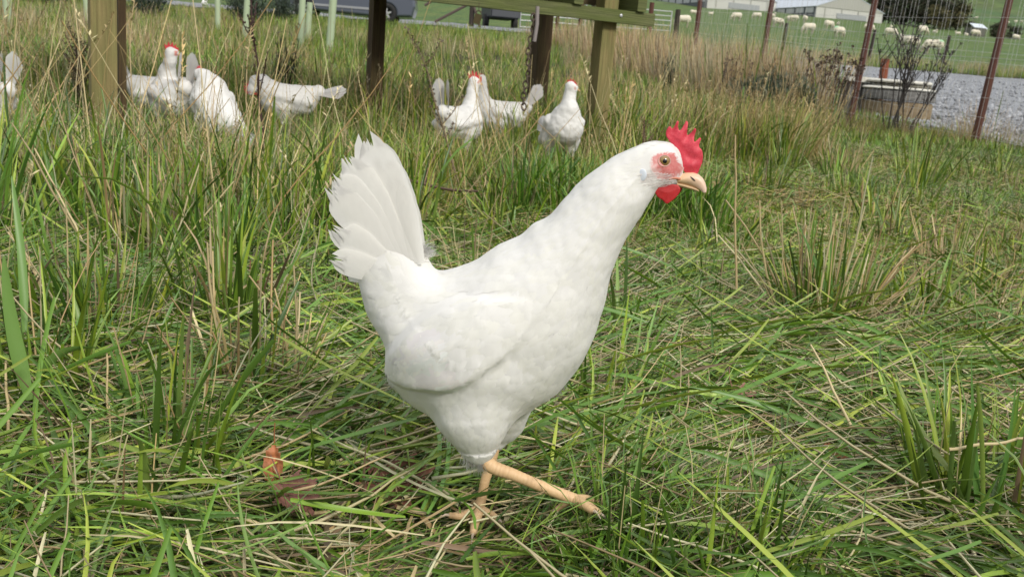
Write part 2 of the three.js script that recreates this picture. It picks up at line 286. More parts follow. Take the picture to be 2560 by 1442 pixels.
// wire fence with round red-brown posts, running back from the right
{
  const spec = [[2448, 280, 8.4, 0.034, 1.75, 0.07], [2134, 240, 10.3, 0.035, 1.75, 0.06], [1906, 120, 13, 0.037, 1.6, 0.04], [1738, 100, 16, 0.04, 1.6, 0.01], [1620, 110, 20, 0.055, 1.25, 0], [1447, 80, 25.5, 0.055, 1.2, 0.03], [1392, 70, 30, 0.055, 1.2, 0]];
  const P0 = spec.map(([px, py, d]) => onG(px, py, d)), extra = P0[0].clone().add(V(0.42, 0, 2.2)); extra.y = G(extra.x, extra.z);
  const f = thing('wire_fence', 'wire mesh fence on round red-brown posts beside the gravel', 'fence', P0[0].clone()), rel = (p) => p.clone().sub(P0[0]);
  const all = [extra, ...P0];
  spec.unshift([0, 0, 6, 0.04, 1.75, 0.03]);
  all.forEach((p, i) => { const g = round(spec[i][3], spec[i][3] * 0.85, spec[i][4], 12, i); const m = part('post', g, woodRed, f); m.position.copy(rel(p)).add(V(0, -0.05, 0)); m.rotation.z = -spec[i][5]; });
  const wire = std({ color: lin(0.55, 0.55, 0.53), metalness: 0.2, roughness: 0.5 }), hs = [0.12, 0.28, 0.44, 0.6, 0.76, 0.92, 1.08, 1.24, 1.4];
  const vg = new THREE.CylinderGeometry(0.0012, 0.0012, 1.34, 5); vg.translate(0, 0.74, 0);
  for (let i = 0; i < 4; i++) {
    const a = all[i], b = all[i + 1], n = Math.round(a.distanceTo(b) / 0.072), off = V(-0.045, 0, 0.02);
    for (const y of hs) { const W = new Acc(); tube(W, [0, 0.25, 0.5, 0.75, 1].map((t) => rel(a.clone().lerp(b, t)).add(off).add(V(0, y - 0.012 * Math.sin(Math.PI * t), 0))), 0.0014, null, 5); part('line_wire', W.geo(), wire, f); }
    for (let k = 1; k < n; k++) { const m = part('stay_wire', vg, wire, f); m.position.copy(rel(a.clone().lerp(b, k / n))).add(off); m.rotation.set(0.012 * n2(k, i), 0, -0.05 + 0.02 * n2(k * 3.1, i)); }
  }
}
// stakes of the sheep field's fence
{
  const sp = [[2352, 180, 30.5], [2172, 150, 31], [1958, 110, 33], [2640, 215, 30]].map(([px, py, d]) => onG(px, py, d)), f = thing('stake_fence', 'dark wooden stakes with plain wire along the sheep field', 'fence', sp[0].clone());
  sp.forEach((p, i) => { const m = part('stake', round(0.055, 0.05, 1.05, 8, i + 20), woodStake, f); m.position.copy(p).sub(sp[0]); m.rotation.z = -0.1 + 0.03 * i; });
  const o = [sp[3], sp[0], sp[1], sp[2]]; for (const y of [0.35, 0.65, 0.95]) { const W = new Acc(); tube(W, o.map((p) => p.clone().sub(sp[0]).add(V(0, y, 0))), 0.004, null, 4); part('line_wire', W.geo(), steel, f); }
}
// field gates of galvanised tube
function gate(a, b, label) {
  const g = thing('field_gate', label, 'gate', a.clone(), 0, 'galvanised field gates'), d = b.clone().sub(a), H = 1.12, up = (t, y) => V(d.x * t, d.y * t + y + 0.12, d.z * t);
  for (let k = 0; k < 6; k++) { const A = new Acc(); tube(A, [up(0.01, H * (k / 5) ** 0.88), up(0.99, H * (k / 5) ** 0.88)], 0.021, null, 8); part('bar', A.geo(), steel, g); }
  for (const t of [0.01, 0.5, 0.99]) { const A = new Acc(); tube(A, [up(t, -0.02), up(t, H + 0.02)], t === 0.5 ? 0.015 : 0.025, null, 8); part('upright', A.geo(), steel, g); }
  return g;
}
{
  const q = (px, d) => onG(px, 90, d);
  gate(q(1296, 43), q(1462, 44), 'galvanised field gate left of the right-hand house post'); gate(q(1492, 44.5), q(1676, 46), 'galvanised field gate ending beside a brown gatepost');
  const gp = (px, d, h, w, label) => { single('gatepost', round(w, w * 0.95, h, 10, px), woodStake, label, 'post', q(px, d)); };
  gp(1689, 46.2, 1.35, 0.12, 'brown round gatepost at the right end of the gates'); gp(1477, 44.3, 1.3, 0.09, 'gatepost standing between the two field gates');
  // strained corner: post with two slanting struts
  const c = q(1176, 38), s = thing('strainer_post', 'brown strainer post with slanting struts under the wooden rail', 'post', c); part('post', round(0.1, 0.09, 1.5, 10, 3), woodStake, s);
  const st = (p, qq) => { const A = new Acc(); tube(A, [p, qq], 0.05, null, 8); A.u = []; part('strut', A.geo(), std({ color: lin(0.09, 0.065, 0.055), roughness: 0.9 }), s); };
  st(V(0, 0.95, 0), V(-1.35, 0.12, 0.2)); st(V(0.02, 0.9, 0), V(0.35, 0.05, 0.4)); st(V(-0.9, 1.5, -1.2), V(-1.9, 0.75, -1.1));
  // dark livestock trailer behind the gates
  const t = thing('livestock_trailer', 'dark livestock trailer with pink reflectors behind the rail', 'trailer', onG(1262, 60, 42), 0.2), dk = std({ color: lin(0.035, 0.04, 0.047), roughness: 0.6 });
  const bg = board(1.25, 1.5, 2.6, 0.04); bg.translate(0, 1.2, -1.3); part('box_body', bg, dk, t); const rp = board(1.15, 0.95, 0.05, 0.01); rp.translate(0, 0.95, 0.04); part('ramp', rp, std({ color: lin(0.06, 0.065, 0.075), roughness: 0.5 }), t);
  for (const x of [-0.33, 0.27]) { const l = board(0.42, 0.13, 0.04, 0.01); l.translate(x, 0.98, 0.09); part('reflector', l, std({ color: lin(0.5, 0.25, 0.24), roughness: 0.4 }), t); }
  for (const x of [-0.62, 0.62]) { const w = new THREE.CylinderGeometry(0.3, 0.3, 0.2, 20); w.rotateZ(Math.PI / 2); w.translate(x, 0.3, -1.2); part('wheel', w, std({ color: lin(0.02, 0.02, 0.02), roughness: 0.8 }), t); }
}
// concrete well rings with lids, and a red stub post
{
  const con = (a, b, s) => std({ map: tex(256, 256, (u, v) => { const k = clamp(0.5 + 0.5 * tn(u, v, 20, s) + 0.3 * tn(u, v, 90, s + 2)); return [lerp(a[0], b[0], k), lerp(a[1], b[1], k), lerp(a[2], b[2], k)]; }), roughness: 0.9 });
  const grey = con([0.34, 0.34, 0.33], [0.55, 0.54, 0.52], 1), tan = con([0.44, 0.38, 0.29], [0.62, 0.56, 0.45], 4), pale = con([0.70, 0.69, 0.64], [0.90, 0.89, 0.85], 7);
  const c = onG(2240, 285, 11.6), w = thing('concrete_well', 'concrete well ring with pale slab lids beside the wire fence', 'well', c);
  const ring = (r, y0, y1, m, name, x = 0, z = 0) => { const g = new THREE.LatheGeometry([[0.01, y1], [r - 0.02, y1], [r, y1 - 0.02], [r, y0 + 0.01], [r - 0.015, y0]].map(([a, b]) => new THREE.Vector2(a, b)).reverse(), 40); g.translate(x, 0, z); return part(name, g, m, w); };
  ring(0.385, -0.05, 0.19, tan, 'lower_ring'); ring(0.405, 0.195, 0.31, grey, 'upper_ring'); ring(0.415, 0.313, 0.345, pale, 'cover_slab'); ring(0.33, 0.347, 0.385, std({ color: lin(0.2, 0.19, 0.15), roughness: 0.9 }), 'lid_seal', 0.02, 0.0); ring(0.36, 0.387, 0.425, pale, 'top_lid', -0.01, 0);
  const s = onG(2138, 250, 11.9), sl = thing('concrete_slab', 'pale concrete slab on a dark block left of the well', 'slab', s, 0.25); const b = board(0.5, 0.055, 0.42, 0.01); b.translate(0, 0.395, 0); part('slab', b, pale, sl); const bl = board(0.4, 0.37, 0.34, 0.01); bl.translate(0, 0.18, 0); part('block', bl, grey, sl);
  single('stub_post', uvBox(round(0.055, 0.052, 0.62, 14, 8)), std({ map: woodMap([0.62, 0.36, 0.24], [0.42, 0.22, 0.14], 0, 21), roughness: 0.85 }), 'short reddish stub post standing behind the concrete well', 'post', onG(2203, 230, 13.4));
}
// pale green tree-guard tubes on the left
{
  const M = std({ color: lin(0.42, 0.52, 0.33), roughness: 0.5 }), tubes = [[16, 60, 15.5, 0.065, 0.0, 'pale green tree guard at the far left edge'], [218, 60, 18, 0.05, 0.09, 'leaning pale green tree guard left of the thick post'], [342, 40, 22, 0.045, 0, 'small pale green tree guard right of the thick post'], [545, 60, 19, 0.05, 0.07, 'slanting weathered tree guard in the beige grass'], [611, 80, 17, 0.05, -0.02, 'straight pale green tree guard left of the dock stem'], [752, 80, 16, 0.05, 0.02, 'tall tree guard left of the short one, before the car'], [768, 70, 17.5, 0.05, -0.01, 'short tree guard with its top showing, before the car'], [824, 80, 15, 0.055, -0.01, 'tallest bright tree guard before the parked car']];
  tubes.forEach(([px, py, d, r, lean, label], i) => { const hgt = i === 6 ? 0.72 : 1.25, g = new THREE.LatheGeometry([[r * 0.9, 0], [r, 0], [r, hgt], [r * 0.9, hgt], [r * 0.9, 0]].map(([a, b]) => new THREE.Vector2(a, b)), 14); const m = single('tree_guard', g, M, label, 'tree guard', onG(px, py, d), 0, 'tree guard tubes'); m.rotation.z = lean - 0.03; });
}
// parked car beyond the long grass
{
  const c = onG(868, 60, 33), car = thing('parked_car', 'dark grey-blue parked car half hidden behind tree guards', 'car', c, 0.06), L = 4.3;
  const paint = new THREE.MeshPhysicalMaterial({ color: lin(0.10, 0.115, 0.15), roughness: 0.35, metalness: 0.3, clearcoat: 0.8, clearcoatRoughness: 0.1, side: THREE.DoubleSide }), glass = new THREE.MeshPhysicalMaterial({ color: lin(0.02, 0.025, 0.03), roughness: 0.08 }), rub = std({ color: lin(0.02, 0.02, 0.02), roughness: 0.85 }), alloy = std({ color: lin(0.6, 0.6, 0.6), metalness: 0.7, roughness: 0.35 });
  const s = new THREE.Shape(); [[-2.1, 0.32], [-1.72, 0.3]].forEach(([x, y], i) => s[i ? 'lineTo' : 'moveTo'](x, y)); s.absarc(-1.32, 0.32, 0.38, Math.PI, 0, true); s.lineTo(0.92, 0.27); s.absarc(1.32, 0.32, 0.38, Math.PI, 0, true); [[2.08, 0.34], [2.15, 0.6], [2.1, 0.95], [1.8, 1.02], [1.35, 1.42], [0.2, 1.5], [-0.6, 1.42], [-1.15, 1.02], [-1.9, 0.86], [-2.14, 0.66]].forEach(([x, y]) => s.lineTo(x, y));
  const bg = new THREE.ExtrudeGeometry(s, { depth: 1.5, bevelEnabled: true, bevelThickness: 0.12, bevelSize: 0.08, bevelSegments: 4 }); bg.translate(0, 0, -0.75); part('body', bg, paint, car);
  for (const sd of [1, -1]) { const gs = new THREE.Shape(); [[-1.0, 1.04], [-0.55, 1.36], [0.2, 1.43], [1.25, 1.36], [1.55, 1.05]].forEach(([x, y], i) => gs[i ? 'lineTo' : 'moveTo'](x, y)); const gg = new THREE.ExtrudeGeometry(gs, { depth: 0.01, bevelEnabled: false }); gg.translate(0, 0, sd * 0.875 - 0.005); part('side_window', gg, glass, car);
    const sill = board(1.9, 0.07, 0.03, 0.008); sill.translate(0, 0.42, sd * 0.88); part('sill_trim', sill, std({ color: lin(0.3, 0.31, 0.33), roughness: 0.4 }), car); const hn = board(0.2, 0.03, 0.03, 0.006); hn.translate(0.5, 0.92, sd * 0.885); part('door_handle', hn, paint, car); }
  for (const x of [-1.32, 1.32]) for (const z of [0.78, -0.78]) { const w = new THREE.TorusGeometry(0.24, 0.09, 12, 28); w.scale(1, 1, 1.1); const m = part('wheel', w, rub, car); m.position.set(x, 0.33, z); const h = new THREE.CylinderGeometry(0.06, 0.06, 0.05, 12); h.rotateX(Math.PI / 2); part('hub', h, alloy, m); const sp = board(0.05, 0.22, 0.03, 0.006); sp.translate(0, 0.12, 0); for (let k = 0; k < 5; k++) { const q = part('spoke', sp, alloy, m); q.rotation.z = k * 1.2566; q.position.z = 0.02 * Math.sign(z); } }
  for (const [x, nm, cc] of [[-2.12, 'headlight', lin(0.7, 0.7, 0.72)], [2.12, 'tail_light', lin(0.35, 0.02, 0.02)]]) for (const z of [0.6, -0.6]) { const g = board(0.08, 0.14, 0.32, 0.02); g.translate(x, 0.74, z); part(nm, g, std({ color: cc, roughness: 0.2 }), car); }
}
// poultry sheds on the far side of the sheep field
{
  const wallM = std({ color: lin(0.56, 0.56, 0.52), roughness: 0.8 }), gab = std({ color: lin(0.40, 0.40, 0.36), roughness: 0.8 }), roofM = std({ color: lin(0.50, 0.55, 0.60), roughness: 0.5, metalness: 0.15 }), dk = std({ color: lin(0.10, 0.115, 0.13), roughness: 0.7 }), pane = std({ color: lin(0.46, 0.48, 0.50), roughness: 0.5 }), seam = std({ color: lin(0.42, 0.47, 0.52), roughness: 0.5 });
  const shed = (cx, d, label, W, E, Rg, LEN, yaw) => {
    const o = onG(cx, 55, d), t = thing('poultry_shed', label, 'shed', o, yaw, 'poultry sheds'); // gable in the plane z = 0, the shed runs back along -z
    const lw = plankless(W, E + 1.2, 0.3); lw.translate(0, (E - 1.2) / 2, 0); part('end_wall', lw, wallM, t);
    const s = new THREE.Shape(); s.moveTo(-W / 2 - 0.3, E); s.lineTo(W / 2 + 0.3, E); s.lineTo(0, E + Rg); s.closePath(); const gg = new THREE.ExtrudeGeometry(s, { depth: 0.3, bevelEnabled: false }); gg.translate(0, 0.003, 0.02); part('gable', gg, gab, t);
    for (const sd of [-1, 1]) {
      const len = Math.hypot(W / 2 + 0.6, Rg + 0.1), rf = plankless(len, 0.15, LEN); rf.rotateZ(sd * -Math.atan2(Rg, W / 2)); rf.translate(sd * (W / 4 + 0.15), E + Rg / 2 + 0.1, -LEN / 2 + 0.4); const rp = part('roof', rf, roofM, t);
      for (let k = 0; k < 16; k++) { const sm = plankless(len, 0.06, 0.1); sm.rotateZ(sd * -Math.atan2(Rg, W / 2)); sm.translate(sd * (W / 4 + 0.15), E + Rg / 2 + 0.2, -k * LEN / 16); part('roof_seam', sm, seam, rp); }
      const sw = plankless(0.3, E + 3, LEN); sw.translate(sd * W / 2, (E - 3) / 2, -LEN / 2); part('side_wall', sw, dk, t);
      if (sd < 0) for (let k = 0; k < Math.floor(LEN / 4.4); k++) { const p = plankless(0.1, E * 0.5, 3.5); p.translate(-W / 2 - 0.2, E * 0.66, -2.6 - k * 4.4); part('side_panel', p, pane, t); }
    }
    for (let k = 0; k < 4; k++) { const b = plankless(0.25, E, 0.12); b.translate(-W / 2 + W * (k + 0.5) / 4, E / 2, 0.25); part('downpipe', b, gab, t); }
    { const b = plankless(W * 0.45, E * 0.5, 0.2); b.translate(W * 0.03, E * 0.3, 0.22); part('end_door', b, std({ color: lin(0.34, 0.36, 0.37), roughness: 0.7 }), t); }
    for (let k = 0; k < 3; k++) { const v = new THREE.CylinderGeometry(0.55, 0.45, 1.3, 12); v.translate(0.4, E + Rg + 0.6, -4 - k * 4.5); part('roof_vent', v, wallM, t); }
    return t;
  };
  const plankless = (w, h, d) => new THREE.BoxGeometry(w, h, d);
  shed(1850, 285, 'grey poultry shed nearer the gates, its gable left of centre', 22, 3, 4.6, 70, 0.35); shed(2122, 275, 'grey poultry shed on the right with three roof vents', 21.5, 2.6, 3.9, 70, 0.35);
  // a low hut below the trees
  const t = thing('field_hut', 'small field hut with a pale roof at the pasture edge', 'hut', onG(2440, 75, 230), 0.3), b = new THREE.BoxGeometry(3.2, 1.8, 3); b.translate(0, 0.9, 0); part('wall', b, std({ color: lin(0.12, 0.12, 0.1), roughness: 0.9 }), t); const r = new THREE.BoxGeometry(3.5, 0.15, 2.2); r.rotateX(0.5); r.translate(0.3, 2.2, 0.5); part('roof', r, std({ color: lin(0.6, 0.66, 0.72), roughness: 0.5 }), t);
}
// sheep
{
  const woolMat = std({ vertexColors: true, roughness: 0.95 });
  const proto = (seed, head, mark, dirty) => {
    const bones = [[V(-0.32, 0.62, 0), V(0.3, 0.62, 0), 0.25, 0.23], [V(-0.36, 0.66, 0), V(-0.2, 0.66, 0), 0.22, 0.22], [V(0.28, 0.66, 0), head[0], 0.17, 0.12], [head[0], head[1], 0.1, 0.055]], legs = []; for (const [x, z] of [[-0.36, 0.12], [-0.36, -0.12], [0.27, 0.11], [0.27, -0.11]]) { legs.push([V(x, 0.5, z), V(x - 0.02, 0.26, z), 0.08, 0.038], [V(x - 0.02, 0.26, z), V(x, 0.02, z), 0.036, 0.028]); }
    const f = (x, y, z) => { let d = -1; for (const [a, b, ra, rb] of bones) d = smax(d, capsule(x, y, z, a, b, ra, rb), 0.06); d += y > 0.3 ? 0.015 * n3(x * 11 + seed, y * 11, z * 11) + 0.008 * n3(x * 26, y * 26, z * 26) : 0; for (const [a, b, ra, rb] of legs) d = smax(d, capsule(x, y, z, a, b, ra, rb), 0.03); d = smax(d, capsule(x, y, z, V(-0.55, 0.68, 0), V(-0.6, 0.45, 0), 0.045, 0.03), 0.03); for (const s of [1, -1]) d = smax(d, capsule(x, y, z, head[0], head[0].clone().add(V(-0.02, 0.03, s * 0.15)), 0.03, 0.02), 0.015); return d; };
    return nets(f, V(-0.72, -0.02, -0.36), V(0.9, 1.15, 0.36), 0.033, (p) => { const k = 1 + 0.16 * n3(p.x * 9 + seed, p.y * 9, p.z * 9), hd = p.distanceTo(head[1]) < 0.16; if (mark && p.x < -0.3 && p.y > 0.76 && n3(p.x * 8, p.y * 8, p.z * 8) > -0.5) return [0.32, 0.62, 0.36]; if (dirty && n3(p.x * 5, p.y * 9, p.z * 5 + seed) > 0.28) return [0.2, 0.17, 0.13]; return p.y < 0.36 ? [0.42 * k, 0.37 * k, 0.3 * k] : hd ? [0.55 * k, 0.5 * k, 0.42 * k] : [0.74 * k, 0.68 * k, 0.55 * k]; });
  };
  const graze = [V(0.52, 0.42, 0), V(0.62, 0.14, 0)], stand = [V(0.5, 0.9, 0), V(0.66, 0.86, 0)], kinds = { g: proto(1, graze), s: proto(5, stand), m: proto(9, graze, true), d: proto(13, graze, false, true), w: proto(17, graze, true, true) };
  const at = [[2330, 140, 60, 'w', 2.9, 'green-marked dirty sheep behind the dark stake, grazing'], [2282, 125, 66, 'd', 0.6, 'dirty-fleeced sheep grazing among the black weed stems'], [2264, 120, 67, 's', 1.9, 'yellowish sheep standing close against the dirty one'], [1702, 98, 75, 'g', Math.PI, 'big pale sheep grazing just right of the gates'], [2020, 92, 85, 'g', Math.PI + 0.2, 'sheep grazing left of the brown seed heads'], [2096, 103, 82, 'm', 0.5, 'green-marked sheep behind the brown seed heads'], [2072, 80, 105, 'g', 0.4, 'sheep partly hidden by the topmost seed heads'], [1942, 88, 95, 'd', 0.2, 'mottled sheep beside the small dark stake'], [2226, 105, 95, 'g', -0.5, 'sheep seen from behind left of the black weeds'], [2308, 92, 115, 'g', 0.1, 'sheep grazing lower of the pair above the weeds'], [2308, 80, 140, 'g', -0.2, 'sheep grazing upper of the pair above the weeds'], [2340, 75, 170, 's', -1.4, 'round white sheep alone below the dark trees'], [2438, 100, 125, 'g', 0.0, 'sheep grazing left of the nearest fence post'], [2540, 107, 150, 'g', 0.3, 'sheep at the far right edge of the pasture'], [2418, 80, 180, 's', 1.5, 'round sheep below the pale roofed hut'], [1838, 74, 105, 'g', Math.PI + 0.3, 'sheep grazing between the two left fence posts'], [1890, 62, 130, 'g', Math.PI, 'sheep touching the second fence post from the left'], [1926, 68, 135, 's', -0.8, 'sheep standing right of the second fence post'], [1975, 60, 150, 'g', 0.2, 'upper sheep of the pair below the right shed'], [1982, 72, 130, 'g', 2.8, 'lower sheep of the pair below the right shed'], [2010, 73, 135, 's', 1.6, 'round sheep right of the pair below the shed'], [2170, 80, 125, 's', 1.3, 'sheep behind another right of the third fence post'], [2172, 90, 105, 'g', 0.2, 'sheep with head low right of the third fence post'], [1732, 60, 160, 'g', 0, 'distant sheep at the first fence post'], [1390 + 75, 75, 70, 's', 1.4, 'sheep standing behind the field gate']];
  for (const [px, py, d, k, turn, label] of at) single('sheep', kinds[k], woolMat, label, 'sheep', onG(px, py, d), turn, 'sheep in the pasture');
  const r = rng(77); for (let i = 0; i < 9; i++) { const px = [2520, 2540, 2230, 2400, 2524, 2555, 2440, 2096, 1775][i], d = [330, 340, 230, 215, 300, 345, 335, 225, 210][i]; single('sheep', kinds.s, woolMat, 'tiny white sheep far up the slope', 'sheep', onG(px, 60, d), r() * 6, 'sheep far up the slope'); }
}
// trees: tapered trunk with limbs and a crown of many leaf faces
function treeGeo(seed, H, W, cols, n, ls) {
  const r = rng(seed), T = new Acc(), C = new Acc(), bark = [0.09, 0.07, 0.055], tips = [];
  tube(T, [V(0, -0.5, 0), V(0.1, H * 0.3, 0), V(-0.1, H * 0.6, 0.1), V(0, H * 0.9, 0)], (s) => H * 0.028 * (1 - 0.85 * s), bark, 8);
  for (let k = 0; k < 14; k++) { const y = H * (0.04 + 0.72 * r()), a = r() * 6.28, L = W * (0.35 + 0.3 * r()), e = V(Math.cos(a) * L, y + L * (0.15 + 0.45 * r()), Math.sin(a) * L); tube(T, [V(0, y, 0), V(e.x * 0.5, lerp(y, e.y, 0.4), e.z * 0.5), e], (s) => H * 0.011 * (1 - 0.8 * s), bark, 5); tips.push(e, V(e.x * 0.6, e.y, e.z * 0.6)); }
  tips.push(V(0, H * 0.9, 0), V(0.2, H * 0.78, 0.2));
  for (let k = 0; k < n; k++) { const t = tips[Math.floor(r() * tips.length)], s = W * 0.2; const g = () => (r() + r() + r() - 1.5) * 1.2, p = V(t.x + g() * s, t.y + g() * s * 0.9, t.z + g() * s), c = vary0(r, cols[Math.floor(r() * cols.length)]); const ax = V(g(), g(), g()).normalize(), sd = V(g(), g(), g()).normalize(); ribbon(C, [p, p.clone().addScaledVector(ax, ls * (0.6 + r()))], [sd], () => ls * (0.25 + 0.3 * r()), c, 0, 0.2); }
  return [T.geo(), C.geo()];
}
const vary0 = (r, c) => { const f = 0.75 + 0.5 * r(); return c.map((q) => q * f); };
const leafMat = std({ vertexColors: true, roughness: 0.85 });
{
  const dark = [[0.035, 0.05, 0.022], [0.05, 0.06, 0.028], [0.06, 0.05, 0.03]], tawny = [[0.11, 0.10, 0.04], [0.08, 0.08, 0.035], [0.13, 0.11, 0.04]];
  const A = treeGeo(401, 8.5, 6.5, dark, 2600, 0.42), B = treeGeo(402, 8, 6, tawny, 2400, 0.4), bk = std({ vertexColors: true, roughness: 0.95 });
  const mk = (geo, label, px, d, s, turn) => { const t = thing('broadleaf_tree', label, 'tree', onG(px, 60, d), turn, 'trees beyond the pasture'); part('trunk', geo[0], bk, t); part('crown', geo[1], leafMat, t); t.scale.setScalar(s); return t; };
  [[2195, 296, 0.9], [2222, 292, 1.0], [2252, 290, 1.0], [2280, 288, 1.02], [2310, 288, 1.0], [2338, 286, 0.95], [2366, 286, 0.9]].forEach(([px, d, s], i) => mk(A, ['first', 'second', 'third', 'fourth', 'fifth', 'sixth', 'seventh'][i] + ' dark tree from the left in the wood behind the right shed', px, d, s, i * 1.3));
  mk(B, 'tawny tree at the right end of the dark wood', 2394, 285, 0.85, 2); mk(B, 'tawny tree in front of the dark wood', 2350, 280, 0.7, 4); mk(A, 'low dark bush right of the field hut', 2500, 240, 0.42, 1); mk(A, 'small dark bush beside the field hut', 2425, 236, 0.35, 3); mk(A, 'low dark bush at the right edge of the pasture', 2540, 245, 0.4, 5);
  [[2440, 455], [2475, 452], [2510, 450], [2545, 448], [2580, 446]].forEach(([px, d], i) => mk(A, ['leftmost', 'second', 'third', 'fourth', 'last'][i] + ' hedge tree on the hill at the top right corner', px, d, 0.75, i));
}

// ---------- the white hen in front ----------
const HD = 0.9;                       // metres from the lens to the hen's middle plane
const henBase = P(1215, 1290, HD); henBase.y = 0;
const hp = (px, py, z = 0) => { const p = P(px, py, HD - z); return V(p.x - henBase.x, p.y, z); };   // hen's own frame: x forward, y up, z to the side
const PX = 0.000377;                  // metres that a photograph pixel spans at the hen
const featherMat = new THREE.MeshPhysicalMaterial({ vertexColors: true, roughness: 0.75, side: THREE.DoubleSide, sheen: 0.3, sheenRoughness: 0.6, sheenColor: new THREE.Color(1, 1, 1) });
const tailMat = new THREE.MeshPhysicalMaterial({ vertexColors: true, roughness: 0.95, side: THREE.DoubleSide, transmission: 0.4, thickness: 0 });
const combMat = new THREE.MeshPhysicalMaterial({ vertexColors: true, roughness: 0.55, side: THREE.DoubleSide });
const beakMat = new THREE.MeshPhysicalMaterial({ vertexColors: true, roughness: 0.4, clearcoat: 0.15, clearcoatRoughness: 0.4, side: THREE.DoubleSide });
const shankMat = std({ vertexColors: true, roughness: 0.55 });
const eyeMat = new THREE.MeshPhysicalMaterial({ vertexColors: true, roughness: 0.25, clearcoat: 1, clearcoatRoughness: 0.03 });
const WHITE = [0.745, 0.738, 0.71], TAILW = [0.88, 0.87, 0.83];
const catmull = (pts, per = 6) => { const c = new THREE.CatmullRomCurve3(pts.map((p) => V(p.x, p.y, p.z || 0)), true, 'centripetal'); return c.getPoints(pts.length * per).slice(0, -1); };
const px2 = (L, z = 0) => L.map(([a, b]) => hp(a, b, z));
const polyDist = (poly) => (x, y) => { // signed, > 0 inside
  let best = 1e9, inside = false; const n = poly.length;
  for (let i = 0, j = n - 1; i < n; j = i++) {
    const a = poly[i], b = poly[j], ex = b.x - a.x, ey = b.y - a.y, t = clamp(((x - a.x) * ex + (y - a.y) * ey) / (ex * ex + ey * ey + 1e-15)), dx = x - a.x - ex * t, dy = y - a.y - ey * t, d = dx * dx + dy * dy;
    if (d < best) best = d; if ((a.y > y) !== (b.y > y) && x < (b.x - a.x) * (y - a.y) / (b.y - a.y) + a.x) inside = !inside;
  }
  return (inside ? 1 : -1) * Math.sqrt(best);
};
// Volume from a side outline: a membrane raised over it (Poisson) gives the half width at every point.
function inflate(poly, cell) {
  const xs = poly.map((p) => p.x), ys = poly.map((p) => p.y), x0 = Math.min(...xs) - 18 * cell, y0 = Math.min(...ys) - 18 * cell;
  const nx = Math.ceil((Math.max(...xs) - x0) / cell) + 19, ny = Math.ceil((Math.max(...ys) - y0) / cell) + 19, sd = new Float32Array(nx * ny), h = new Float32Array(nx * ny), q = new Float32Array(nx * ny), D = polyDist(poly);
  for (let j = 0; j < ny; j++) for (let i = 0; i < nx; i++) sd[j * nx + i] = D(x0 + i * cell, y0 + j * cell);
  for (let it = 0; it < 900; it++) for (let j = 1; j < ny - 1; j++) for (let i = 1; i < nx - 1; i++) { const k = j * nx + i; if (sd[k] > 0) h[k] += 1.85 * ((h[k - 1] + h[k + 1] + h[k - nx] + h[k + nx] + cell * cell) / 4 - h[k]); }
  const known = new Uint8Array(nx * ny);
  for (let k = 0; k < nx * ny; k++) if (sd[k] > 2 * cell) { q[k] = h[k] / sd[k]; known[k] = 1; }
  for (let it = 0; it < 40; it++) { const was = known.slice(), wq = q.slice(); for (let j = 1; j < ny - 1; j++) for (let i = 1; i < nx - 1; i++) { const k = j * nx + i; if (was[k]) continue; let s = 0, n = 0; for (const o of [-1, 1, -nx, nx, -nx - 1, nx + 1, nx - 1, 1 - nx]) if (was[k + o]) { s += wq[k + o]; n++; } if (n) { q[k] = s / n; known[k] = 1; } } }
  for (let it = 0; it < 6; it++) { const wq = q.slice(); for (let j = 1; j < ny - 1; j++) for (let i = 1; i < nx - 1; i++) { const k = j * nx + i; q[k] = 0.5 * wq[k] + 0.125 * (wq[k - 1] + wq[k + 1] + wq[k - nx] + wq[k + nx]); } }
  const look = (a, x, y, out) => { const u = (x - x0) / cell, v = (y - y0) / cell, i = Math.floor(u), j = Math.floor(v); if (i < 0 || j < 0 || i >= nx - 1 || j >= ny - 1) return out; const s = u - i, t = v - j, k = j * nx + i; return (a[k] * (1 - s) + a[k + 1] * s) * (1 - t) + (a[k + nx] * (1 - s) + a[k + nx + 1] * s) * t; };
  return { sd: (x, y) => look(sd, x, y, -0.03), q: (x, y) => look(q, x, y, 0.01) };
}
const hen = thing('white_hen', 'large white hen in front, striding right through mown grass', 'hen', henBase);
let henField;
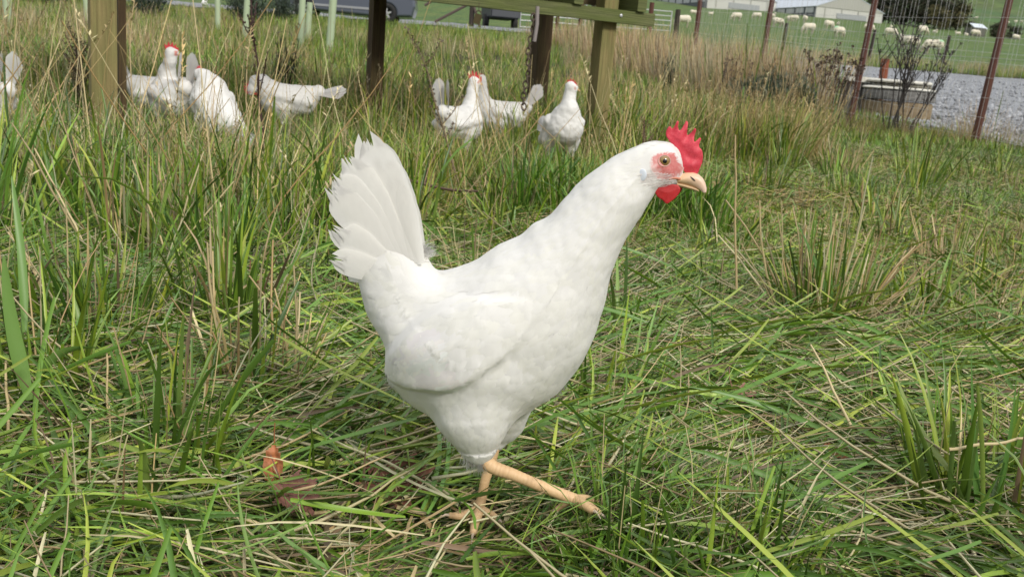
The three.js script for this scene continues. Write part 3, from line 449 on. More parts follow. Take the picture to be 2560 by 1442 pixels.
{
  const outline = catmull(px2([[1646, 352], [1600, 362], [1560, 379], [1520, 401], [1477, 433], [1444, 461], [1419, 489], [1390, 522], [1361, 550], [1336, 562], [1300, 590], [1243, 617], [1186, 653], [1137, 672], [1092, 678],
    [1074, 655], [1050, 605], [1018, 560], [965, 550], [912, 588], [880, 640], [893, 690], [904, 735], [915, 772], [935, 810], [960, 850], [966, 890], [968, 930], [975, 955], [1000, 978], [1025, 1003], [1080, 1030], [1150, 1048], [1230, 1050], [1292, 1036], [1345, 1007], [1392, 978], [1423, 942], [1455, 900], [1474, 860], [1491, 815], [1505, 770], [1515, 735], [1526, 690], [1537, 652], [1551, 618], [1568, 588], [1590, 553], [1614, 518], [1632, 490], [1648, 470], [1672, 466], [1694, 461], [1704, 448], [1709, 425], [1706, 400], [1697, 376], [1678, 358]]), 5);
  const I = inflate(outline, 0.002);
  const wing = polyDist(catmull(px2([[1345, 715], [1250, 705], [1140, 715], [1065, 755], [1000, 822], [963, 880], [966, 922], [1010, 934], [1085, 935], [1150, 922], [1215, 885], [1290, 835], [1345, 770]]), 5));
  const head = hp(1665, 405), neck = hp(1510, 560), tailB = hp(975, 620), wingFrontA = hp(1350, 760), wingFrontB = hp(1170, 800);
  const fac = (x, y) => {
    const dh = Math.hypot(x - head.x, y - head.y), dn = Math.hypot(x - neck.x, y - neck.y), dt = Math.hypot(x - tailB.x, y - tailB.y);
    return lerp(0.55, lerp(lerp(0.5, 0.74, sst(0.03, 0.1, dt)), 0.7, sst(0.11, 0.05, dn)), sst(0.02, 0.065, dh));
  };
  const wcache = new Map();
  const wingBump = (x, y) => { const k = Math.round(x * 700) * 4096 + Math.round(y * 700); let v = wcache.get(k); if (v === undefined) { const s = wing(Math.round(x * 700) / 700, Math.round(y * 700) / 700); v = 0.010 * sst(-0.001, 0.006, s) * sst(wingFrontA.x, wingFrontB.x, x); wcache.set(k, v); } return v; };
  const wb = (x, y) => { const c = 1 / 700, u = Math.floor(x / c) * c, v = Math.floor(y / c) * c, s = (x - u) / c, t = (y - v) / c; return (wingBump(u, v) * (1 - s) + wingBump(u + c, v) * s) * (1 - t) + (wingBump(u, v + c) * (1 - s) + wingBump(u + c, v + c) * s) * t; };
  const thighs = [[hp(1190, 945, 0.026), hp(1186, 1045, 0.036), 0.046, 0.027], [hp(1186, 1045, 0.036), hp(1198, 1128, 0.040), 0.027, 0.0120], [hp(1275, 975, -0.03), hp(1262, 1050, -0.04), 0.03, 0.016], [hp(1262, 1050, -0.04), hp(1240, 1105, -0.038), 0.016, 0.0085]];
  const torso = (x, y, z) => {
    const sd = I.sd(x, y); if (sd < -0.014) return sd; const q = Math.max(0.004, I.q(x, y)), f = fac(x, y), kq = 4 * q * f * f, w2 = kq * sd;
    const b = sd > 0 ? wb(x, y) : 0, w = w2 > 0 ? Math.sqrt(w2) : 0, F = (w2 > 0 ? (w + b) * (w + b) : w2) - z * z;
    return F / Math.sqrt(kq * kq + 4 * z * z + 1e-7);
  };
  const field = (x, y, z) => {
    let d = torso(x, y, z);
    { for (const [a, b, ra, rb] of thighs) d = smax(d, capsule(x, y, z, a, b, ra, rb), 0.022); }
    if (d > -0.02) d += 0.0003 * n3(x * 70, y * 70, z * 70) + 0.0008 * n3(x * 24 + 4, y * 24, z * 24);
    return d;
  };
  henField = field;
  const gradN = (p) => { const e = 0.0012; return V(field(p.x - e, p.y, p.z) - field(p.x + e, p.y, p.z), field(p.x, p.y - e, p.z) - field(p.x, p.y + e, p.z), field(p.x, p.y, p.z - e) - field(p.x, p.y, p.z + e)).normalize(); };
  const toSurface = (p, n = 3) => { for (let k = 0; k < n; k++) p.addScaledVector(gradN(p), clamp(field(p.x, p.y, p.z), -0.004, 0.004)); return p; };
  const zAt = (px, py) => { let p = hp(px, py, 0.05), a = 0, b = 0.12; for (let k = 0; k < 22; k++) { const m = (a + b) / 2; p = hp(px, py, m); if (field(p.x, p.y, p.z) > 0) a = m; else b = m; } return (a + b) / 2; };
  const lo = V(1e9, 0, -0.11), hi = V(-1e9, 0, 0.11); for (const p of outline) { lo.x = Math.min(lo.x, p.x); hi.x = Math.max(hi.x, p.x); hi.y = Math.max(hi.y, p.y); } lo.x -= 0.01; hi.x += 0.01; hi.y += 0.01; lo.y = hp(1200, 1175).y;
  const bodyGeo = nets(field, lo, hi, 0.0032, (p) => { const k = 1 + 0.02 * n3(p.x * 40, p.y * 40, p.z * 40); return [WHITE[0] * k, WHITE[1] * k, WHITE[2] * k * (1 - 0.03 * clamp(n3(p.x * 14, p.y * 14, 5)))]; });
  const body = part('body', bodyGeo, featherMat, hen);

  // feathers laid like shingles over the body: which way they point and how long they are, by place
  const ctl = [[1640, 366, -1, 0.2, 16, 6], [1600, 440, -0.9, 0.45, 20, 6], [1560, 410, -0.85, 0.5, 26, 8], [1600, 490, -0.35, 0.9, 26, 8], [1500, 500, -0.65, 0.75, 40, 10], [1450, 590, -0.6, 0.8, 50, 12], [1545, 570, -0.3, 1, 40, 12], [1490, 720, -0.3, 1, 46, 24], [1440, 860, -0.65, 0.75, 48, 30], [1400, 700, -0.6, 0.8, 55, 22], [1340, 620, -0.85, 0.5, 60, 16], [1250, 665, -1, 0.3, 62, 26], [1120, 705, -1, 0.1, 60, 26], [1200, 790, -0.95, 0.3, 62, 34], [1080, 830, -0.85, 0.55, 75, 34], [1020, 890, -0.9, 0.4, 85, 30], [1330, 830, -0.8, 0.6, 56, 36], [1300, 950, -0.75, 0.6, 48, 34], [1180, 990, -0.3, 1, 44, 26], [1190, 1110, 0.15, 1, 34, 14], [1250, 1060, -0.2, 1, 34, 16], [1050, 970, -0.85, 0.45, 44, 22], [940, 770, -0.8, 0.2, 55, 24], [990, 620, -0.35, -1, 110, 34], [920, 640, -0.7, -0.6, 90, 30], [1060, 650, -0.2, -1, 80, 24]].map(([x, y, a, b, L, w]) => { const c = hp(x, y); const m = Math.hypot(a, b); return { c, a: a / m, b: -b / m, L: L * PX, w: w * PX }; });
  const flow = (x, y) => { let s = 0, a = 0, b = 0, L = 0, w = 0; for (const k of ctl) { const g = 1 / ((x - k.c.x) ** 2 + (y - k.c.y) ** 2 + 0.00012) ** 1.6; s += g; a += g * k.a; b += g * k.b; L += g * k.L; w += g * k.w; } return { a: a / s, b: b / s, L: L / s, w: w / s }; };
  const r = rng(51), src = bodyGeo.userData.acc, nV = src.count, order = Array.from({ length: nV }, (_, i) => i); for (let i = nV - 1; i > 0; i--) { const j = Math.floor(r() * (i + 1)); [order[i], order[j]] = [order[j], order[i]]; }
  const A = new Acc(), hash = new Map(), cell = 0.02; let nF = 0;
  const eye = hp(1658, 412);
  const feather = (p, N, T, L, w, lift, tone, pointed) => {
    const B = V(0, 0, 0).crossVectors(N, T).normalize(), at = A.count, at3 = A.p.length, ati = A.i.length, rows = 6, q = V(0, 0, 0), jag = [r(), r(), r()]; let bad = false;
    for (let i = 0; i <= rows; i++) {
      const s = i / rows, prof = pointed ? Math.sin(Math.PI * Math.min(0.93, 0.12 + s * 0.81)) ** 0.7 : Math.min(1, 0.5 + s * 1.6) * Math.sqrt(Math.max(0.16, 1 - Math.max(0, (s - 0.55) / 0.45) ** 2));
      const base = p.clone().addScaledVector(T, L * (s - 0.35));
      for (let e = -1; e <= 1; e++) {
        q.copy(base).addScaledVector(B, e * w * 0.5 * prof); if (i === rows) q.addScaledVector(T, (e === 0 ? 0.05 : 0.02 * (jag[e + 1] - 0.5)) * L);
        toSurface(q, 4); if (Math.abs(field(q.x, q.y, q.z)) > 0.0012 || q.distanceTo(base) > L) bad = true; const Ns = gradN(q); if (Ns.dot(N) < 0.55) bad = true; const off = Math.min(0.00008, lift) + lift * (0.9 * Math.sin(Math.PI * Math.min(1, s * 0.75 + 0.12)) - 0.25) + (e === 0 ? 0.0001 : 0);
        q.addScaledVector(Ns, off); Ns.addScaledVector(T, 0.16 * s * s).addScaledVector(B, e * 0.06).normalize(); A.v(q, Ns, tone);
      }
      if (i) { const c = at + i * 3; for (const e of [0, 1]) A.quad(c - 3 + e, c + e, c + e + 1, c - 2 + e); }
    }
    if (bad) { A.p.length = A.n.length = A.c.length = at3; A.i.length = ati; return; }
    nF++;
  };
  for (const i of order) {
    const p = V(src.p[i * 3], src.p[i * 3 + 1], src.p[i * 3 + 2]); if (p.z < -0.045 || p.y < hp(1190, 1118).y) continue;
    const N = V(src.n[i * 3], src.n[i * 3 + 1], src.n[i * 3 + 2]), f = flow(p.x, p.y), face = Math.hypot((p.x - eye.x) / 0.024, (p.y - eye.y) / 0.020); if (face < 1 && p.z > 0.004) continue;
    if (p.x > hp(1700, 400).x) continue;
    const ws = wing(p.x, p.y); if (ws > -0.004 && ws < 0.005 && p.x < wingFrontB.x && p.y < hp(1000, 840).y) continue;
    const gap = Math.min(f.w * 0.62, f.L * 0.4), hx = Math.floor(p.x / cell), hy = Math.floor(p.y / cell); let ok = true;
    for (let a = -1; a <= 1 && ok; a++) for (let b = -1; b <= 1 && ok; b++) for (const o of hash.get((hx + a) * 999 + hy + b) || []) if (o.distanceTo(p) < gap) { ok = false; break; }
    if (!ok) continue;
    const key = hx * 999 + hy; if (!hash.has(key)) hash.set(key, []); hash.get(key).push(p);
    const T = V(f.a + (r() - 0.5) * 0.22, f.b + (r() - 0.5) * 0.22, 0); T.addScaledVector(N, -T.dot(N)); if (T.lengthSq() < 0.04) continue; T.normalize();
    const k = 1 + (r() - 0.5) * 0.03, warm = 1 - 0.04 * r();
    feather(p, N, T, f.L * (0.85 + 0.3 * r()), f.w * (0.85 + 0.3 * r()), (0.00026 + 0.0002 * r()) * clamp(f.L / 0.02, 0.12, 1), [WHITE[0] * k, WHITE[1] * k, WHITE[2] * k * warm], f.w < 13 * PX);
  }
  // folded flight feathers showing along the wing's lower rear edge
  for (let k = 0; k < 10; k++) { const t = k / 9, a = hp(lerp(1150, 1060, t), lerp(905, 800, t)), p = V(a.x, a.y, 0.07); toSurface(p, 16); const N = gradN(p), T = V(-0.88, -0.40 - 0.16 * t, 0); T.addScaledVector(N, -T.dot(N)).normalize(); feather(p, N, T, lerp(0.05, 0.07, t), 0.013, 0.0006, WHITE.map((w) => w * (0.96 + 0.05 * r())), false); }
  part('plumage', A.geo(), featherMat, hen);
  // loose down: on the saddle behind the tail, the vent, the thigh
  const Dn = new Acc();
  const down = (px, py, n, spread, dx, dy, len, z0, z1, wd = 0.0007) => { for (let k = 0; k < n; k++) { const p = hp(px + (r() - 0.5) * spread * 2, py + (r() - 0.5) * spread * 2, 0); p.z = lerp(z0, z1, r()); toSurface(p, 12); const dir = V(dx + (r() - 0.5) * 0.9, -dy + (r() - 0.5) * 0.9, (r() - 0.5) * 0.8).normalize(), L = len * (0.5 + r()); const q = [p.clone().addScaledVector(dir, -0.003), p.clone().addScaledVector(dir, L * 0.5), p.clone().addScaledVector(dir, L).add(V((r() - 0.5) * 0.003, -0.001, 0))]; ribbon(Dn, q, [V(0.3, 0.6, 0.7)], (s) => wd * (1 - 0.8 * s), WHITE, 0, 0.2); } };
  down(1068, 628, 150, 16, 0.75, -0.55, 0.009, -0.012, 0.014); down(975, 950, 90, 22, -0.8, 0.5, 0.007, -0.02, 0.03); down(1015, 990, 90, 30, -0.6, 0.8, 0.007, -0.02, 0.03); down(1165, 1130, 130, 26, -0.2, 1, 0.008, 0.02, 0.06); down(1210, 1138, 110, 18, 0.25, 1, 0.008, 0.02, 0.06); down(1240, 1110, 60, 14, 0.3, 1, 0.006, -0.05, -0.03); down(1400, 965, 50, 18, 0.4, 0.8, 0.005, -0.02, 0.02); down(1120, 1060, 70, 24, -0.6, 0.8, 0.006, 0.02, 0.06);
  part('down', Dn.geo(), featherMat, hen).userData.kind = 'stuff';

  // tail: flat feathers fanned in two sheets, roofed over the middle
  const tailF = (root, tip, w, z0, z1, bow, ragged) => {
    const jag = Array.from({ length: 13 }, (_, k) => (k % 3 === 1 ? r() * 0.5 : r())), T = new Acc(), n = 18, a = hp(...root, z0), b = hp(...tip, z1), mid = a.clone().lerp(b, 0.5).add(V(bow, bow * 0.4, 0.004 * Math.sign(z1)));
    const c = new THREE.QuadraticBezierCurve3(a, mid, b), pts = c.getPoints(n), cols = 13, axis = b.clone().sub(a).normalize(), side = V(axis.y, -axis.x, 0.25 * Math.sign(z1 || 1)).normalize();
    for (let i = 0; i <= n; i++) {
      const s = i / n, prof = Math.min(1, 0.35 + s * 1.1) * Math.sqrt(Math.max(0.10, 1 - Math.max(0, (s - 0.78) / 0.22) ** 2.4));
      for (let j = 0; j < cols; j++) {
        const e = j / (cols - 1) * 2 - 1, q = pts[i].clone().addScaledVector(side, e * w * PX * 0.5 * prof);
        if (i > n - 3) q.addScaledVector(axis, (jag[j] - 0.6) * ragged * PX * (i - n + 3)); q.z += Math.sign(z1 || 1) * (0.0016 * (1 - e * e) - 0.0008);
        const N = V(0.1, 0.05, Math.sign(z1 || 1)).addScaledVector(side, e * 0.16).normalize(), k = 0.97 + 0.04 * r(); T.v(q, N, TAILW.map((t) => t * k));
      }
      if (i) for (let j = 0; j < cols - 1; j++) { const x = T.count - cols + j; z1 < 0 ? T.quad(x - cols, x, x + 1, x - cols + 1) : T.quad(x - cols, x - cols + 1, x + 1, x); }
    }
    part('tail_feather', T.geo(), tailMat, hen);
  };
  const fan = [[[1000, 690], [838, 648], 74], [[995, 675], [843, 575], 84], [[1002, 665], [829, 478], 92], [[1010, 655], [838, 438], 92], [[1018, 650], [868, 402], 96], [[1030, 650], [918, 349], 104], [[1044, 655], [955, 392], 80], [[1052, 660], [983, 448], 62]];
  fan.forEach(([a, b, w], k) => { tailF(a, b, w, 0.016 + 0.0008 * k, 0.020 + 0.0009 * k, k > 5 ? 0.002 : 0.001, 17); tailF([a[0] + 6, a[1]], [b[0] + 14 - k, b[1] + 16 - k], w, -0.014 - 0.0008 * k, -0.018 - 0.0009 * k, 0.002, 12); });

  // head: bare face, ear lobe, eye, comb, wattles, beak
  const eyeP = hp(1661, 402), skin = (x, y, z) => { // redder bare skin round the eye and lores, paler stippled cheek
    const k = 0.5 + 0.5 * n3(x * 420, y * 420, z * 420), m = 0.5 + 0.5 * n3(x * 190 + 5, y * 190, 2), far = clamp(Math.hypot(x - eyeP.x - 0.004, y - eyeP.y) / 0.02 + 0.35 * (m - 0.5)), pale = sst(0.45, 0.95, far) * (y < eyeP.y + 0.002 ? 1 : 0.25);
    return [lerp(lerp(0.55, 0.66, k), 0.72, pale), lerp(lerp(0.13, 0.24, k), lerp(0.40, 0.52, m), pale), lerp(lerp(0.12, 0.22, k), lerp(0.37, 0.49, m), pale)];
  };
  const face = new Acc();
  {
    const c = [1664, 411], rim = [[0, 42], [0.35, 50], [0.7, 53], [1.0, 50], [1.35, 46], [1.7, 44], [2.1, 45], [2.5, 42], [2.9, 40], [3.3, 40], [3.7, 38], [4.1, 34], [4.6, 31], [5.1, 33], [5.6, 38], [6.0, 38]];
    const rad = (a) => { a = (a + 6.2832) % 6.2832; for (let i = 0; i < rim.length; i++) { const [a0, r0] = rim[i], [a1, r1] = i + 1 < rim.length ? rim[i + 1] : [6.2832, rim[0][1]]; if (a >= a0 && a <= a1) return lerp(r0, r1, (a - a0) / (a1 - a0)); } return 38; };
    const rings = 16, seg = 64;
    for (let i = 0; i <= rings; i++) for (let j = 0; j < seg; j++) { const a = j / seg * 6.2832, R = rad(a) * (1 + 0.05 * n2(a * 5, 3)) * i / rings, x = c[0] + R * Math.cos(a), y = c[1] + R * Math.sin(a), p = hp(x, y, 0.02); p.z = zAt(x, y); toSurface(p, 2); const N = gradN(p); p.addScaledVector(N, i === rings ? -0.0006 : 0.0007 + 0.0002 * n3(p.x * 300, p.y * 300, 1)); const sk = skin(p.x, p.y, p.z), mixw = i >= rings - 4 && n3(p.x * 500, p.y * 500, 3) > 0.9 - 0.45 * (i - rings + 4) ? 0.75 : 0; face.v(p, N, sk.map((q, h) => lerp(q, WHITE[h], mixw))); }
    for (let i = 0; i < rings; i++) for (let j = 0; j < seg; j++) { const a = i * seg + j, b = i * seg + (j + 1) % seg; face.quad(a, b, b + seg, a + seg); }
  }
  part('face', face.geo(), combMat, hen);
  // short white bristles over the lower cheek and above the eye
  const br = new Acc();
  for (let k = 0; k < 170; k++) {
    const t = r(), low = true, x = low ? lerp(1606, 1690, t) : lerp(1618, 1712, t), y = low ? lerp(428, 462, r()) + 6 * t : lerp(372, 384, r()) + Math.max(0, t - 0.6) * 70; const p = hp(x, y, 0.02); p.z = zAt(x, y); toSurface(p, 2); const N = gradN(p); p.addScaledVector(N, 0.0008);
    const dir = V(-1, low ? -0.18 + 0.3 * (r() - 0.5) : 0.15 - 0.2 * r(), 0); dir.addScaledVector(N, -dir.dot(N)).normalize(); const L = 0.004 + 0.004 * r(); ribbon(br, [p, p.clone().addScaledVector(dir, L * 0.5).addScaledVector(N, 0.0005), p.clone().addScaledVector(dir, L)], [V(0, 1, 0.2)], (s) => 0.00017 * (1 - 0.8 * s), [0.82, 0.75, 0.72], 0, 0.3);
  }
  part('face_bristles', br.geo(), featherMat, hen);
  { const g = new THREE.SphereGeometry(1, 20, 14); g.scale(0.0040, 0.0056, 0.0012); const col = new Float32Array(g.attributes.position.count * 3); for (let i = 0; i < col.length; i += 3) col.set([0.68, 0.73, 0.79], i); g.setAttribute('color', new THREE.BufferAttribute(col, 3)); const p = hp(1600, 432, 0); p.z = zAt(1600, 432); g.rotateY(-0.3); g.translate(p.x, p.y, p.z); part('ear_lobe', g, combMat, hen); }
  for (const s of [1, -1]) {
    const ex = 1661, ey = 402, z = zAt(ex, ey), c = hp(ex, ey, z), R = 0.0056, A2 = new Acc();
    const g = new THREE.SphereGeometry(R, 72, 64); g.rotateX(Math.PI / 2); const po = g.attributes.position, col = [];
    for (let i = 0; i < po.count; i++) { const a = Math.hypot(po.getX(i) - 0.0003, po.getY(i)) / R, q = po.getZ(i) > 0 || true; col.push(...(q && a < 0.36 ? [0.008, 0.007, 0.006] : a < 0.84 ? [0.30 + 0.05 * n2(i, 1), 0.19, 0.06] : [0.05, 0.035, 0.025])); }
    g.setAttribute('color', new THREE.Float32BufferAttribute(col, 3)); g.translate(c.x, c.y, s * (z - 0.0026)); part('eye', g, eyeMat, hen);
    const ring = []; for (let k = 0; k <= 30; k++) { const a = k / 30 * 6.2832, gx = ex + 15.2 * Math.cos(a), gy = ey + 13.6 * Math.sin(a), gz = zAt(gx, gy), p = hp(gx, gy, gz); p.z = s * (gz + 0.0006); ring.push(p); } tube(A2, ring, 0.0007, [0.60, 0.33, 0.28], 8); part('eyelid', A2.geo(), combMat, hen);
  }
  // comb: a fleshy blade with five points
  const plate = (pts, thick, z0, shade0, bend = () => 0, N = 40) => {
    const poly = catmull(pts, 4), D = polyDist(poly), xs = poly.map((p) => p.x), ys = poly.map((p) => p.y);
    const f = (x, y, z) => { const sd = D(x, y), t = thick * (0.35 + 0.65 * sst(0, 0.012, sd)), zz = z - z0 - bend(x, y); return Math.min(sd, 0.004) - Math.abs(zz) * 0 - (zz * zz) / (t * t) * Math.max(0.0012, Math.min(sd, 0.004)) - 0.00002; };
    return nets(f, V(Math.min(...xs) - 0.002, Math.min(...ys) - 0.002, z0 - thick * 1.6 - 0.006), V(Math.max(...xs) + 0.002, Math.max(...ys) + 0.002, z0 + thick * 1.6 + 0.006), 0.0009, shade0);
  };
  const red = (a, b) => (p) => { const k = 0.5 + 0.5 * n3(p.x * 700, p.y * 700, p.z * 700), m = 0.5 + 0.5 * n3(p.x * 160, p.y * 160, 7); return [lerp(a[0], b[0], k * 0.6 + m * 0.4), lerp(a[1], b[1], k), lerp(a[2], b[2], k)]; };
  part('comb', plate(px2([[1681, 362], [1671, 349], [1665, 336], [1668, 322], [1675, 315], [1681, 321], [1687, 313], [1693, 301], [1697, 303], [1696, 317], [1700, 326], [1709, 314], [1717, 302], [1721, 305], [1719, 322], [1720, 338], [1730, 329], [1737, 319], [1741, 323], [1737, 341], [1736, 354], [1743, 349], [1751, 343], [1754, 347], [1749, 360], [1749, 368], [1755, 374], [1758, 389], [1757, 405], [1751, 421], [1745, 434], [1725, 438], [1708, 425], [1700, 405], [1692, 385]]), 0.0026, 0, red([0.58, 0.03, 0.055], [0.76, 0.08, 0.11]), (x, y) => 0.0015 * n2(x * 60, y * 60)), combMat, hen);
  const wat = [[1631, 463], [1650, 458], [1672, 457], [1692, 460], [1699, 470], [1692, 486], [1678, 499], [1664, 507], [1654, 498], [1642, 490], [1634, 477]];
  part('wattle', plate(px2(wat), 0.0019, 0.0075, red([0.40, 0.012, 0.016], [0.58, 0.03, 0.03])), combMat, hen);
  part('wattle', plate(px2(wat.map(([a, b]) => [a + 13, b - 3])), 0.0019, -0.008, red([0.40, 0.012, 0.016], [0.58, 0.03, 0.03])), combMat, hen);
  // beak: upper hooked over the lower, with a nostril slit and a yellow gape
  const sweep = (list, col, name) => { // list: [px, py, half height px, half width px]
    const B = new Acc(), seg = 18; list.forEach(([x, y, h, w], i) => { const c = hp(x, y), nx = list[Math.min(list.length - 1, i + 1)], pv = list[Math.max(0, i - 1)], T = hp(nx[0], nx[1]).sub(hp(pv[0], pv[1])).normalize(), U = V(-T.y, T.x, 0); for (let j = 0; j < seg; j++) { const a = j / seg * 6.2832, n = U.clone().multiplyScalar(Math.cos(a)).add(V(0, 0, Math.sin(a) * h / w)).normalize(); B.v(c.clone().addScaledVector(U, Math.cos(a) * h * PX).add(V(0, 0, Math.sin(a) * w * PX)), n, col(i / (list.length - 1), a)); } if (i) for (let j = 0; j < seg; j++) { const k = (i - 1) * seg, j2 = (j + 1) % seg; B.quad(k + j, k + j2, k + seg + j2, k + seg + j); } });
    const e = B.count - seg, tp = B.v(hp(list.at(-1)[0] + 1, list.at(-1)[1] + 3), V(0.5, -0.8, 0), col(1, 0)); for (let j = 0; j < seg; j++) B.tri(e + j, e + (j + 1) % seg, tp);
    return part(name, B.geo(), beakMat, hen);
  };
  const horn = (s, a) => { const k = 0.04 * n2(s * 30, a * 2); return [0.74 + k, 0.53 + k - 0.03 * (1 - s), 0.28 + 0.14 * s + k]; };
  const up = sweep([[1690, 448, 8, 20], [1703, 447, 12, 20], [1716, 446, 15, 18.5], [1728, 447, 16.5, 16.5], [1739, 451, 17, 14], [1748, 457, 14.5, 11.5], [1755, 465, 11, 9], [1760, 473, 7.5, 6.5], [1762, 480, 4.5, 4]], horn, 'upper_beak');
  sweep([[1690, 459, 6, 17], [1704, 462, 6, 15], [1718, 466, 5.5, 12], [1731, 470, 4.5, 9], [1741, 474, 3, 6], [1747, 477, 1.6, 3]], (s, a) => [0.58, 0.38, 0.2], 'lower_beak');
  for (const s of [1, -1]) { const g = new THREE.SphereGeometry(1, 12, 8); g.scale(0.0031, 0.00065, 0.0008); g.rotateZ(-0.62); const p = hp(1730, 445); g.translate(p.x, p.y, s * 0.0061); const col = new Float32Array(g.attributes.position.count * 3).fill(0.03); g.setAttribute('color', new THREE.BufferAttribute(col, 3)); part('nostril', g, beakMat, up); }
  { const Gp = new Acc(), pts = [[1673, 448], [1682, 445], [1692, 446], [1700, 449]].map(([x, y]) => { const p = hp(x, y, 0.015); p.z = zAt(x, y); toSurface(p, 3); return p.addScaledVector(gradN(p), 0.0005); }); tube(Gp, pts, (s) => 0.0007 + 0.0006 * s, [0.62, 0.24, 0.15], 8); part('gape', Gp.geo(), combMat, hen); }

  // legs
  const scale = (s, a) => { const k = 0.5 + 0.5 * n2(s * 60, a * 3), seam = (s * 34) % 1 < 0.16 || n2(s * 90, a * 6) > 0.78; if (seam) return [0.645, 0.42, 0.225]; return [lerp(0.66, 0.76, k), lerp(0.43, 0.53, k), lerp(0.22, 0.30, k)]; };
  const leg = (path, toes) => {
    const L = new Acc(), limb = (list, seg = 14) => {
      const c = new THREE.CatmullRomCurve3(list.map((e) => e[0])), n = Math.ceil(c.getLength() / 0.0011), pts = c.getPoints(n), rr = (s) => { const u = s * (list.length - 1), i = Math.min(list.length - 2, Math.floor(u)); return lerp(list[i][1], list[i + 1][1], u - i) * (1 + 0.055 * (((s * c.getLength() / 0.0034) % 1) - 0.5)); };
      tube(L, pts, rr, (s, a) => scale(s, a), seg);
    };
    limb(path); toes.forEach((t) => limb(t, 10));
    const m = part('leg', L.geo(), shankMat, hen);
    for (const t of toes) { const e = t.at(-1)[0], b = t.at(-2)[0], d = e.clone().sub(b).normalize(), C = new Acc(); tube(C, [e.clone().addScaledVector(d, -0.003), e.clone().addScaledVector(d, 0.004).add(V(0, 0.0004, 0)), e.clone().addScaledVector(d, 0.0095).add(V(0, -0.003, 0))], (s) => 0.0022 * (1 - 0.85 * s), [0.5, 0.4, 0.3], 8); part('claw', C.geo(), beakMat, m); }
  };
  const H = (a, b, z) => hp(a, b, z);
  // far leg stands; its toes spread towards the lens
  leg([[H(1236, 1105, -0.036), 0.0072], [H(1226, 1155, -0.034), 0.0056], [H(1212, 1205, -0.031), 0.0048], [H(1203, 1250, -0.028), 0.0050], [H(1196, 1276, -0.022), 0.0056]],
    [[[H(1197, 1274, -0.02), 0.0056], [H(1193, 1290, 0.0), 0.0050], [H(1187, 1310, 0.012), 0.0042], [H(1182, 1335, 0.026), 0.0034]],
     [[H(1196, 1274, -0.02), 0.0054], [H(1176, 1282, -0.012), 0.0048], [H(1150, 1290, -0.008), 0.0038], [H(1122, 1288, -0.004), 0.003]],
     [[H(1198, 1274, -0.02), 0.0054], [H(1213, 1280, -0.010), 0.0048], [H(1230, 1288, -0.006), 0.004], [H(1244, 1298, -0.002), 0.0032]],
     [[H(1199, 1262, -0.025), 0.0042], [H(1188, 1258, -0.04), 0.0034], [H(1178, 1262, -0.052), 0.0026]]]);
  // near leg reaches forward into the grass
  leg([[H(1200, 1115, 0.040), 0.0085], [H(1222, 1160, 0.042), 0.0068], [H(1285, 1187, 0.044), 0.0056], [H(1350, 1214, 0.046), 0.0053], [H(1415, 1240, 0.047), 0.0056], [H(1438, 1250, 0.048), 0.006]],
    [[[H(1436, 1250, 0.048), 0.0056], [H(1458, 1258, 0.05), 0.005], [H(1480, 1270, 0.052), 0.004], [H(1500, 1284, 0.054), 0.0032]],
     [[H(1436, 1250, 0.048), 0.0054], [H(1460, 1262, 0.06), 0.0046], [H(1485, 1278, 0.07), 0.0036]],
     [[H(1436, 1250, 0.048), 0.0054], [H(1462, 1248, 0.035), 0.0046], [H(1490, 1252, 0.025), 0.0036]],
     [[H(1425, 1250, 0.046), 0.0042], [H(1408, 1262, 0.044), 0.0032], [H(1392, 1272, 0.042), 0.0024]]]);
  console.log('hen feathers', nF, 'verts', nV);
}

